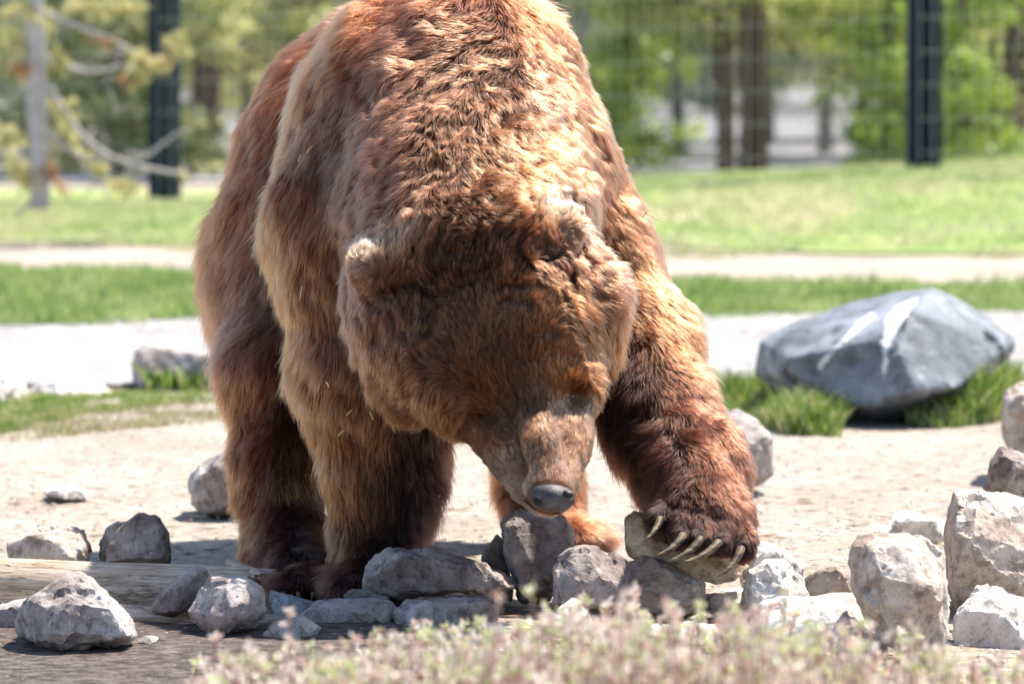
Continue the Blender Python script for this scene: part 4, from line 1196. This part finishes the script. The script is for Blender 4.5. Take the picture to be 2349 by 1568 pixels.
# ------------------------------------------------------------------ dry twiggy ground cover in front
def twigs():
    rg = np.random.default_rng(77)
    stems_V, stems_F, leaf_V, leaf_F, lm, nv, nl = [], [], [], [], [], 0, 0
    curve_x = [380, 420, 500, 600, 700, 850, 1000, 1150, 1300, 1450, 1560, 1700, 1900, 2100, 2250, 2400]
    curve_y = [1490, 1465, 1430, 1405, 1395, 1385, 1345, 1330, 1310, 1270, 1320, 1300, 1350, 1375, 1430, 1400]
    n = 1900
    for i in range(n):
        px = rg.uniform(350, 2460)
        Y = rg.uniform(6.0, 8.0)
        top = np.interp(px, curve_x, curve_y) + 62 - (rg.random() < .10) * rg.uniform(10, 75)
        py = top + 10 + 210 * rg.random() ** 0.62
        tip = at(px, py, Y)
        bx = tip[0] + rg.normal(0, .03); by = Y + rg.normal(0, .03)
        base = np.array([bx, by, 0.0])
        if tip[2] < 0.03: continue
        mid = (base + tip) / 2 + np.array([rg.normal(0, .012), rg.normal(0, .012), 0])
        K = 7
        tt = np.linspace(0, 1, K)[:, None]
        C = (1 - tt) ** 2 * base + 2 * tt * (1 - tt) * mid + tt ** 2 * tip
        C[1:-1] += rg.normal(0, .002, (K - 2, 3))
        r = np.linspace(.0028, .0013, K)
        ang = np.array([0, 2.094, 4.189])
        ring = np.stack([np.cos(ang), np.sin(ang), 0 * ang], 1)
        V = C[:, None, :] + ring[None] * r[:, None, None]
        stems_V.append(V.reshape(-1, 3))
        for k in range(K - 1):
            for s in range(3):
                s2 = (s + 1) % 3
                stems_F.append((nv + k * 3 + s, nv + k * 3 + s2, nv + k * 3 + 3 + s2, nv + k * 3 + 3 + s))
        nv += K * 3
        nleaf = int(rg.integers(16, 34))
        u = 1 - 0.7 * rg.random(nleaf) ** 1.5
        u = np.concatenate([u, np.full(5, 1.0)])
        q = np.stack([np.interp(u, tt[:, 0], C[:, j]) for j in range(3)], 1)
        g_ = rg.random() < .5
        for j in range(len(u)):
            d = norm(rg.normal(0, 1, 3) + np.array([0, 0, .9]))
            w = norm(np.cross(d, rg.normal(0, 1, 3)))
            l = rg.uniform(.007, .016) * (1.1 if u[j] > .85 else .9); wd = l * rg.uniform(.15, .34)
            nn_ = np.cross(d, w) * l * .15
            p = q[j]
            leaf_V += [p, p + d * l * .5 + w * wd + nn_, p + d * l, p + d * l * .5 - w * wd + nn_]
            leaf_F.append((nl, nl + 1, nl + 2, nl + 3)); nl += 4
            green = (u[j] > .80 and g_ and rg.random() < .6)
            lm.append(2 if green else (1 if rg.random() < .42 else 0))
    SV = np.concatenate(stems_V)
    V = np.concatenate([SV, np.array(leaf_V)])
    Fc = np.concatenate([np.array(stems_F), np.array(leaf_F) + len(SV)])
    mats = [leaf_mat('dry_leaf_beige', [(0.3, (0.62, 0.50, 0.40)), (0.5, (0.78, 0.69, 0.59)), (0.7, (0.86, 0.80, 0.71))], 60, .45),
            leaf_mat('dry_leaf_rust', [(0.3, (0.46, 0.25, 0.19)), (0.5, (0.62, 0.43, 0.35)), (0.7, (0.74, 0.60, 0.51))], 60, .45),
            leaf_mat('bud_green', [(0.3, (0.42, 0.48, 0.18)), (0.6, (0.64, 0.66, 0.36)), (0.7, (0.74, 0.73, 0.48))], 60, .45),
            plain('red_brown_stem', (0.36, 0.19, 0.14), .8, .2, .3, 50)]
    mi = np.concatenate([np.full(len(stems_F), 3), np.array(lm)])
    o = mesh_np('dry_twigs', V, Fc, None, mats=mats, midx=mi, smooth=False)
    tag(o, 'thick mat of dry reddish twigs with tiny green buds along the front', 'undergrowth', kind='stuff')
twigs()

# ------------------------------------------------------------------ fence of welded wire between dark posts
STEEL, nt, b = mat_new('dark_blue_steel')
nf = noise_fac(nt, 9, 4, .6, 'World')
nt.links.new(ramp(nt, nf, [(0.3, (0.008, 0.015, 0.028)), (0.7, (0.014, 0.024, 0.042))]), b.inputs['Base Color'])
b.inputs['Roughness'].default_value = 0.6
b.inputs['Specular IOR Level'].default_value = 0.15
WIRE = plain('galvanised_wire', (0.62, 0.60, 0.52), .5, .4)
FY = lambda x: 32.0 - 0.62 * x       # fence line: nearer to the right
def box_mesh(name, cx, cy, z0, z1, wx, wy, mat, bev=.006, parent=None):
    bm = bmesh.new()
    bmesh.ops.create_cube(bm, size=1)
    for v in bm.verts:
        v.co = Vector((v.co.x * wx, v.co.y * wy, (v.co.z + .5) * (z1 - z0)))
    bmesh.ops.bevel(bm, geom=bm.edges, offset=bev, segments=2, affect='EDGES')
    me = bpy.data.meshes.new(name); bm.to_mesh(me); bm.free()
    me.materials.append(mat)
    o = bpy.data.objects.new(name, me)
    o.location = (cx, cy, z0)
    link(o)
    if parent is not None: o.parent = parent
    return o
fence = empty('wire_fence', (0, 0, 0))
tag(fence, 'tall welded wire fence on dark blue steel posts behind the lawn', 'fence')
post_x = []
def solve_x(px):
    x = 0.0
    for _ in range(20):
        x = (px - 1174.5) / F * FY(x)
    return x
for px in (-492, 378, 1248, 2117, 2987):
    x = solve_x(px); y = FY(x); z = gz(x, y)
    post_x.append(x)
    bm = bmesh.new()
    # rolled H section post: two flanges and a web
    w, dpt, th, hgt = .205, .16, .075, 3.4
    prof = [(-w/2, -dpt/2), (-w/2+th, -dpt/2), (-w/2+th, -dpt/5), (w/2-th, -dpt/5), (w/2-th, -dpt/2), (w/2, -dpt/2), (w/2, dpt/2), (w/2-th, dpt/2), (w/2-th, dpt/5), (-w/2+th, dpt/5), (-w/2+th, dpt/2), (-w/2, dpt/2)]
    lo = [bm.verts.new((a, c, -.15)) for a, c in prof]; hi2 = [bm.verts.new((a, c, hgt)) for a, c in prof]
    for i in range(12):
        j = (i + 1) % 12
        bm.faces.new([lo[i], lo[j], hi2[j], hi2[i]])
    bm.faces.new(hi2); bm.faces.new(lo[::-1])
    bmesh.ops.recalc_face_normals(bm, faces=bm.faces)
    me = bpy.data.meshes.new('post'); bm.to_mesh(me); bm.free(); me.materials.append(STEEL)
    o = bpy.data.objects.new('post', me); o.location = (x, y, z); link(o, fence)
def wire_mesh(r, L, axis):
    V = []
    for e in (0, L):
        for s in range(4):
            a = s * math.pi / 2 + .785
            V.append((r * math.cos(a), r * math.sin(a), e) if axis == 'z' else (e, r * math.cos(a), r * math.sin(a)))
    Fc = [(s, (s + 1) % 4, 4 + (s + 1) % 4, 4 + s) for s in range(4)]
    me = bpy.data.meshes.new('wire')
    me.from_pydata(V, [], Fc)
    me.materials.append(WIRE)
    return me
vw = wire_mesh(.0023, 3.3, 'z')
x = post_x[0] + .1
nvw = 0
while x < post_x[4]:
    if -3.6 < x < 3.9:
        y = FY(x)
        o = bpy.data.objects.new('vertical_wire', vw); o.location = (x, y - .1, gz(x, y) + .02); link(o, fence); nvw += 1
    x += .076
xa, xb = post_x[0], post_x[4]
for k in range(15):
    za, zb = gz(xa, FY(xa)) + .1 + .2 * k, gz(xb, FY(xb)) + .1 + .2 * k
    A, B = Vector((xa, FY(xa) - .1, za)), Vector((xb, FY(xb) - .1, zb))
    hw = wire_mesh(.0025, (B - A).length, 'x')
    o = bpy.data.objects.new('horizontal_wire', hw); o.location = A
    o.rotation_euler = (B - A).to_track_quat('X', 'Z').to_euler(); link(o, fence)

# chain link fence further back
chain = empty('chain_link_fence', (0, 44, 0))
tag(chain, 'grey chain link fence far behind the tall wire fence', 'fence')
def chain_mesh():
    V, Fc = [], []
    y, z0, z1, xa, xb, pitch, r = 0.0, gz(0, 44) - .2, 1.9, -7.0, 7.0, .064, .0065
    hgt = z1 - z0
    for sgn in (1, -1):
        x = xa - hgt
        while x < xb + hgt:
            p0 = (x, y, z0); p1 = (x + sgn * hgt, y, z1)
            x += pitch
            if max(p0[0], p1[0]) < xa or min(p0[0], p1[0]) > xb: continue
            b0 = len(V)
            for p in (p0, p1):
                V += [(p[0] - r, y - r, p[2]), (p[0] + r, y - r, p[2]), (p[0], y + r, p[2])]
            Fc += [(b0, b0 + 1, b0 + 4, b0 + 3), (b0 + 1, b0 + 2, b0 + 5, b0 + 4), (b0 + 2, b0, b0 + 3, b0 + 5)]
    return np.array(V), np.array(Fc)
cv, cf = chain_mesh()
cm = mesh_np('wire_netting', cv, cf, plain('zinc_netting', (0.55, 0.55, 0.57), .5, .5), chain)
cm['kind'] = 'stuff'
for k in range(-3, 4):
    tb = tube('fence_pole', [(k * 2.4 + .6, .05, -.1), (k * 2.4 + .6, .05, 2.0)], [.03, .03], plain('fence_pole_steel', (0.16, 0.13, 0.12), .6), 10, 1, chain)

# ------------------------------------------------------------------ trees and bushes
BARK = plain('brown_bark', (0.10, 0.065, 0.05), .9, .2, .45, 14)
BARK_G = plain('grey_dead_wood', (0.42, 0.38, 0.36), .85, .2, .25, 20)
LEAFM = [leaf_mat('foliage_sunny', [(0.32, (0.10, 0.12, 0.025)), (0.43, (0.24, 0.29, 0.055)), (0.53, (0.44, 0.48, 0.12)), (0.66, (0.62, 0.62, 0.26))], 2.6, .35),
         leaf_mat('foliage_deep', [(0.32, (0.035, 0.05, 0.012)), (0.41, (0.15, 0.18, 0.04)), (0.50, (0.38, 0.40, 0.11)), (0.60, (0.66, 0.63, 0.30))], 2.6, .3),
         leaf_mat('foliage_lime', [(0.32, (0.15, 0.20, 0.03)), (0.5, (0.33, 0.42, 0.06)), (0.68, (0.55, 0.60, 0.16))], 3.0, .4),
         leaf_mat('foliage_olive', [(0.32, (0.10, 0.085, 0.04)), (0.5, (0.22, 0.20, 0.09)), (0.68, (0.40, 0.36, 0.18))], 2.6, .3)]
def leaf_cloud(centres, radii, per, size, seed, flatten=.6):
    rg = np.random.default_rng(seed)
    C = np.repeat(centres, per, 0); Rr = np.repeat(radii, per)
    n = len(C)
    d = norm(rg.normal(0, 1, (n, 3))); d[:, 2] *= flatten
    P = C + d * (Rr * rg.random(n) ** .5)[:, None]
    u = norm(rg.normal(0, 1, (n, 3)) + np.array([0, 0, .2])); w = norm(np.cross(u, rg.normal(0, 1, (n, 3))))
    s = size * (0.5 + rg.random(n))[:, None]
    V = np.stack([P - u * s * .5, P + w * s * .3, P + u * s * .5, P - w * s * .3], 1).reshape(-1, 3)
    Fc = np.arange(4 * n).reshape(-1, 4)
    return V, Fc
def tree(px, Y, label, hgt, trunk_r, mat, cat='tree', name='pine_tree', crown_lo=.5, crown_r=1.4, nclump=130, per=34, leaf=.07, seed=0, lean=0., limb=26, zbase=None, group='trees beyond the fence', clump_r=.22, bark=None):
    rg = np.random.default_rng(seed + 500)
    x = (px - 1174.5) / F * Y
    z = gz(x, Y) - .05
    root = empty(name, (x, Y, z))
    tag(root, label, cat, group)
    K = 12
    ts = np.linspace(0, 1, K)
    tp = [np.array([lean * t * hgt + .04 * math.sin(7 * t + seed), .03 * math.sin(5 * t + seed), hgt * t]) for t in ts]
    tube('trunk', tp, [trunk_r * (1.15 - .9 * t) + .01 for t in ts], bark or BARK, 12, 1, root)
    cent, rad = [], []
    for k in range(limb):
        h = crown_lo + (hgt - crown_lo) * ((k + .5) / limb) ** 1.8
        a = rg.uniform(0, 6.28)
        taper = max(.15, 1 - max(0, (h - crown_lo)) / (hgt - crown_lo + .01)) ** .6
        L = crown_r * taper * rg.uniform(.6, 1.1)
        b0 = np.array([np.interp(h / hgt, ts, [p[j] for p in tp]) for j in range(3)])
        e = b0 + np.array([math.cos(a) * L, math.sin(a) * L, L * rg.uniform(-.25, .25)])
        m = (b0 + e) / 2 + np.array([0, 0, -.08 * L])
        P = [(1 - t) ** 2 * b0 + 2 * t * (1 - t) * m + t * t * e for t in np.linspace(0, 1, 6)]
        tube('limb', P, [.02 * (1.1 - t) + .004 for t in np.linspace(0, 1, 6)], bark or BARK, 6, 1, root)
        for _ in range(max(1, int(2.0 * nclump / limb))):
            t = rg.uniform(.25, 1.05)
            cent.append(b0 + (e - b0) * t + rg.normal(0, .13, 3) * np.array([1, 1, .8])); rad.append(rg.uniform(.5, 1.1) * clump_r)
    V, Fc = leaf_cloud(np.array(cent), np.array(rad), per, leaf, seed)
    c = mesh_np('crown', V, Fc, mat, root)
    return root
tree(1718, 38.5, 'thick brown pine trunk right of the bear, behind the wire fence', 6, .092, LEAFM[0], crown_lo=1.25, crown_r=1.5, seed=1, nclump=200, limb=16)
tree(1655, 40, 'thinner dark crooked trunk just left of the thick brown pine', 5, .058, LEAFM[1], crown_lo=1.05, crown_r=1.3, seed=2, lean=.02)
tree(1560, 44.5, 'pale green young tree behind the chain link right of the bear', 4, .05, LEAFM[0], crown_lo=.6, crown_r=1.2, seed=3)
tree(1435, 41, 'bright green bush directly right of the bear shoulder', 2.6, .04, LEAFM[2], crown_lo=.15, crown_r=.55, seed=4, nclump=90)
tree(1900, 46, 'dark trunked pine midway between the brown pine and the right post', 5, .055, LEAFM[0], crown_lo=.95, crown_r=1.7, seed=5, nclump=200)
tree(1985, 42.5, 'leaning thin tree left of the right post', 4.5, .045, LEAFM[1], crown_lo=.95, crown_r=1.2, seed=6, lean=-.05)
tree(2045, 37.5, 'lime green bush hugging the left side of the right post', 2.8, .03, LEAFM[2], crown_lo=.1, crown_r=.42, seed=7, nclump=80)
tree(2215, 36.5, 'lime green bush to the right of the right post', 2.8, .03, LEAFM[2], crown_lo=.1, crown_r=.5, seed=8, nclump=80)
tree(2330, 39, 'olive brown shrubby tree at the right edge', 3.5, .05, LEAFM[3], crown_lo=.2, crown_r=.9, seed=9, nclump=150)
tree(2290, 44, 'green pine behind the shrubs at the right edge', 5, .06, LEAFM[0], crown_lo=.6, crown_r=1.6, seed=10, nclump=200)
tree(580, 43, 'dark green pine behind the wire left of the bear', 5, .06, LEAFM[1], crown_lo=.7, crown_r=1.7, seed=11, nclump=220)
tree(470, 40.5, 'brown trunked pine just right of the left post', 5, .10, LEAFM[1], crown_lo=1.0, crown_r=1.3, seed=12, nclump=170)
tree(260, 41, 'green spreading tree left of the left post', 4.5, .06, LEAFM[1], crown_lo=.3, crown_r=1.3, seed=13, nclump=240)
tree(150, 45, 'pale green tree behind the dead grey tree', 5, .06, LEAFM[0], crown_lo=.6, crown_r=1.5, seed=14, nclump=200)
tree(350, 47, 'sunny green tree behind the left post', 5, .06, LEAFM[0], crown_lo=.5, crown_r=1.6, seed=15, nclump=200)
tree(800, 46, 'green tree hidden mostly behind the back of the bear', 5, .07, LEAFM[0], crown_lo=.8, crown_r=1.8, seed=16, nclump=220)
tree(1330, 47, 'sunlit tree behind the right shoulder of the bear', 5, .07, LEAFM[0], crown_lo=.9, crown_r=1.8, seed=17, nclump=240)
tree(1760, 50, 'broad green tree filling the gap above the chain link', 6, .08, LEAFM[0], crown_lo=.9, crown_r=2.2, seed=18, nclump=260, leaf=.09)
tree(2110, 52, 'broad olive tree behind the right post', 6, .08, LEAFM[1], crown_lo=.9, crown_r=2.2, seed=19, nclump=260, leaf=.09)
tree(20, 50, 'dull green tree at the left edge of the yard', 5, .08, LEAFM[3], crown_lo=1., crown_r=1.8, seed=20, nclump=200, leaf=.09)
tree(1060, 49, 'green tree straight behind the bear', 6, .08, LEAFM[1], crown_lo=.8, crown_r=2.0, seed=21, nclump=150, leaf=.09)
# far wood closing the view
rgw = np.random.default_rng(9)
nC = 1500
cx_ = rgw.uniform(-16, 16, nC); cy_ = rgw.uniform(66, 80, nC)
cz_ = rgw.uniform(.5, 6.5, nC)
V, Fc = leaf_cloud(np.stack([cx_, cy_, cz_], 1), rgw.uniform(.35, .8, nC), 60, .16, 91, .8)
fw = mesh_np('far_wood', V, Fc, LEAFM[1])
tag(fw, 'distant dark green wood beyond the gravel yard', 'wood', kind='stuff')

# ------------------------------------------------------------------ dead grey tree at left with needle tufts
TUFT = leaf_mat('yellow_needles', [(0.32, (0.46, 0.42, 0.16)), (0.5, (0.66, 0.60, 0.28)), (0.62, (0.76, 0.70, 0.40)), (0.72, (0.68, 0.42, 0.22))], 7, .35)
DY = 26.5
gx0 = at(85, 470, DY)
dead = empty('dead_pine', (gx0[0], DY, gz(gx0[0], DY)))
tag(dead, 'grey dead pine with drooping bare branches in front of the left post', 'tree')
def loc(px, py, Y=DY):
    return at(px, py, Y) - np.array(dead.location)
def branch(pts, r0, r1, name='branch', par=dead, mat=BARK_G, Y=DY):
    P = np.array([loc(p[0], p[1], (p[2] if len(p) > 2 else Y)) for p in pts])
    m = len(P)
    # smooth path
    t = np.linspace(0, m - 1, (m - 1) * 4 + 1)
    Q = np.stack([np.interp(t, np.arange(m), P[:, j]) for j in range(3)], 1)
    for _ in range(2):
        Q[1:-1] = (Q[:-2] + 2 * Q[1:-1] + Q[2:]) / 4
    return tube(name, Q, list(np.linspace(r0, r1, len(Q))), mat, 8, 1, par), Q
branch([(92, 480), (88, 400), (78, 250), (80, 100), (84, -60), (80, -400), (84, -1200)], .048, .03, 'trunk')
tr = branch([(92, 35), (95, 120), (100, 250), (102, 360), (108, 452)], .022, .018)
branch([(86, 180), (70, 200), (66, 250), (76, 300), (82, 350), (70, 380)], .014, .010)
branch([(92, 440), (65, 470), (32, 500)], .012, .006)
branch([(108, 190), (150, 260), (195, 320), (250, 360), (330, 385), (400, 396), (442, 408)], .016, .009)
branch([(112, 300), (150, 340), (200, 368), (260, 375)], .012, .008)
branch([(300, 376), (345, 352), (400, 308), (442, 292)], .010, .004)
branch([(105, 30), (170, 58), (240, 85), (300, 112), (332, 148)], .014, .008)
branch([(112, 130), (160, 156), (215, 168), (272, 152)], .013, .007)
branch([(180, 372), (230, 430), (262, 470)], .006, .004)
branch([(85, 10), (50, 25), (10, 55), (-40, 80)], .012, .006)
branch([(255, 390), (210, 430), (180, 470)], .007, .004)
ORANGE = leaf_mat('rusty_needles', [(0.35, (0.45, 0.24, 0.10)), (0.6, (0.66, 0.42, 0.24))], 9, .3)
def tuft(pts, rad, n, seed, Y=DY, mat=None):
    """short side twigs, each with its own brush of needles"""
    rg = np.random.default_rng(seed)
    P = np.array([loc(*p[:2], Y) for p in pts])
    m = max(3, int(n / 90))
    Vs = []
    for q in range(m):
        t = rg.uniform(0, len(P) - 1)
        c = np.array([np.interp(t, np.arange(len(P)), P[:, j]) for j in range(3)])
        ax = norm(rg.normal(0, 1, 3)) * rad * rg.uniform(.4, 1.5)
        k = int(rg.integers(25, 80))
        u = rg.random((k, 1)) ** .8
        b0 = c + ax * u + rg.normal(0, .004, (k, 3))
        d = norm(rg.normal(0, 1, (k, 3)) + 1.2 * ax / np.linalg.norm(ax))
        e = b0 + d * rad * .55 * rg.uniform(.5, 1.2, (k, 1))
        w = norm(np.cross(d, rg.normal(0, 1, (k, 3)))) * .0030
        Vs.append(np.stack([b0 - w, b0 + w, e + w * .4, e - w * .4], 1).reshape(-1, 3))
    V = np.concatenate(Vs)
    mesh_np('needle_tuft', V, np.arange(len(V)).reshape(-1, 4), mat or TUFT, dead)
tuft([(300, 180), (330, 140), (350, 150), (385, 140), (415, 110), (425, 95)], .062, 5200, 1)
tuft([(285, 180), (320, 182)], .04, 900, 2, mat=ORANGE)
tuft([(150, 20), (210, 12), (270, 22), (330, 8)], .07, 3000, 3)
tuft([(20, 30), (60, 20), (110, 40)], .07, 1800, 4)
tuft([(120, 120), (160, 150)], .06, 1200, 5)
tuft([(35, 150), (70, 170)], .06, 1000, 6, mat=ORANGE)
tuft([(20, 370), (60, 400), (85, 420)], .08, 2400, 7)
tuft([(110, 360), (140, 430)], .07, 1300, 8, mat=ORANGE)
tuft([(255, 425), (310, 445)], .06, 1200, 9)
tuft([(410, 402), (442, 408)], .026, 700, 10)
tuft([(130, 230), (165, 330)], .07, 1300, 11)
tuft([(0, 290), (30, 340)], .07, 1200, 12)
tuft([(190, 360), (245, 400)], .06, 1000, 13)
tuft([(200, 75), (260, 100)], .04, 700, 14, mat=ORANGE)
tuft([(20, 90), (50, 110)], .06, 900, 15)
rgb_ = np.random.default_rng(44)
for k in range(34):
    px0, py0 = rgb_.uniform(0, 330), rgb_.uniform(0, 430)
    dx, dy = rgb_.normal(0, 40), rgb_.normal(12, 30)
    yy = DY + rgb_.uniform(-.8, 1.2)
    branch([(px0, py0, yy), (px0 + dx * .5, py0 + dy * .3, yy), (px0 + dx, py0 + dy, yy)], .005, .002, 'twig')

# ------------------------------------------------------------------ straw on the coat
STRAW = plain('straw', (0.72, 0.52, 0.24), .6, .3)
straw = [((690, 355), (684, 372), 10.0, 'short straw upright on the left shoulder of the bear'), ((717, 335), (702, 352), 9.98, 'short slanting straw on the left shoulder of the bear'),
         ((1472, 500), (1492, 478), 9.86, 'long straw standing out from the right shoulder of the bear'), ((1478, 488), (1512, 506), 9.86, 'second straw crossing on the right shoulder'),
         ((640, 600), (600, 612), 10.4, 'pale straw lying across the left flank'), ((693, 655), (688, 690), 9.9, 'straw hanging on the left upper foreleg'),
         ((748, 875), (755, 888), 9.78, 'straw bit high on the left foreleg'), ((808, 940), (795, 952), 9.77, 'straw bit in the middle of the left foreleg'),
         ((848, 945), (856, 962), 9.77, 'straw bit beside the cheek on the left foreleg'), ((790, 985), (775, 1000), 9.80, 'lowest straw bit on the left foreleg'),
         ((1205, 240), (1212, 250), 9.77, 'tiny straw on the neck of the bear'), ((968, 552), (990, 558), 9.56, 'straw bit between the left ear and the crown')]
for a, b_, Y, lab in straw:
    A, B = at(a[0], a[1], Y - .06), at(b_[0], b_[1], Y - .065)
    M_ = (A + B) / 2 + np.array([0, -.002, .001])
    c0 = Vector((A + B) / 2)
    o = tube('straw', [A - np.array(c0), M_ - np.array(c0), B - np.array(c0)], [.0011, .0012, .0009], STRAW, 6)
    o.location = c0
    tag(o, lab, 'straw', 'bits of straw caught in the fur')

# tidy: drop empty group tags
for o in S.objects:
    if o.get('group') == '':
        del o['group']
print('verts body', len(BV), 'wires', nvw)
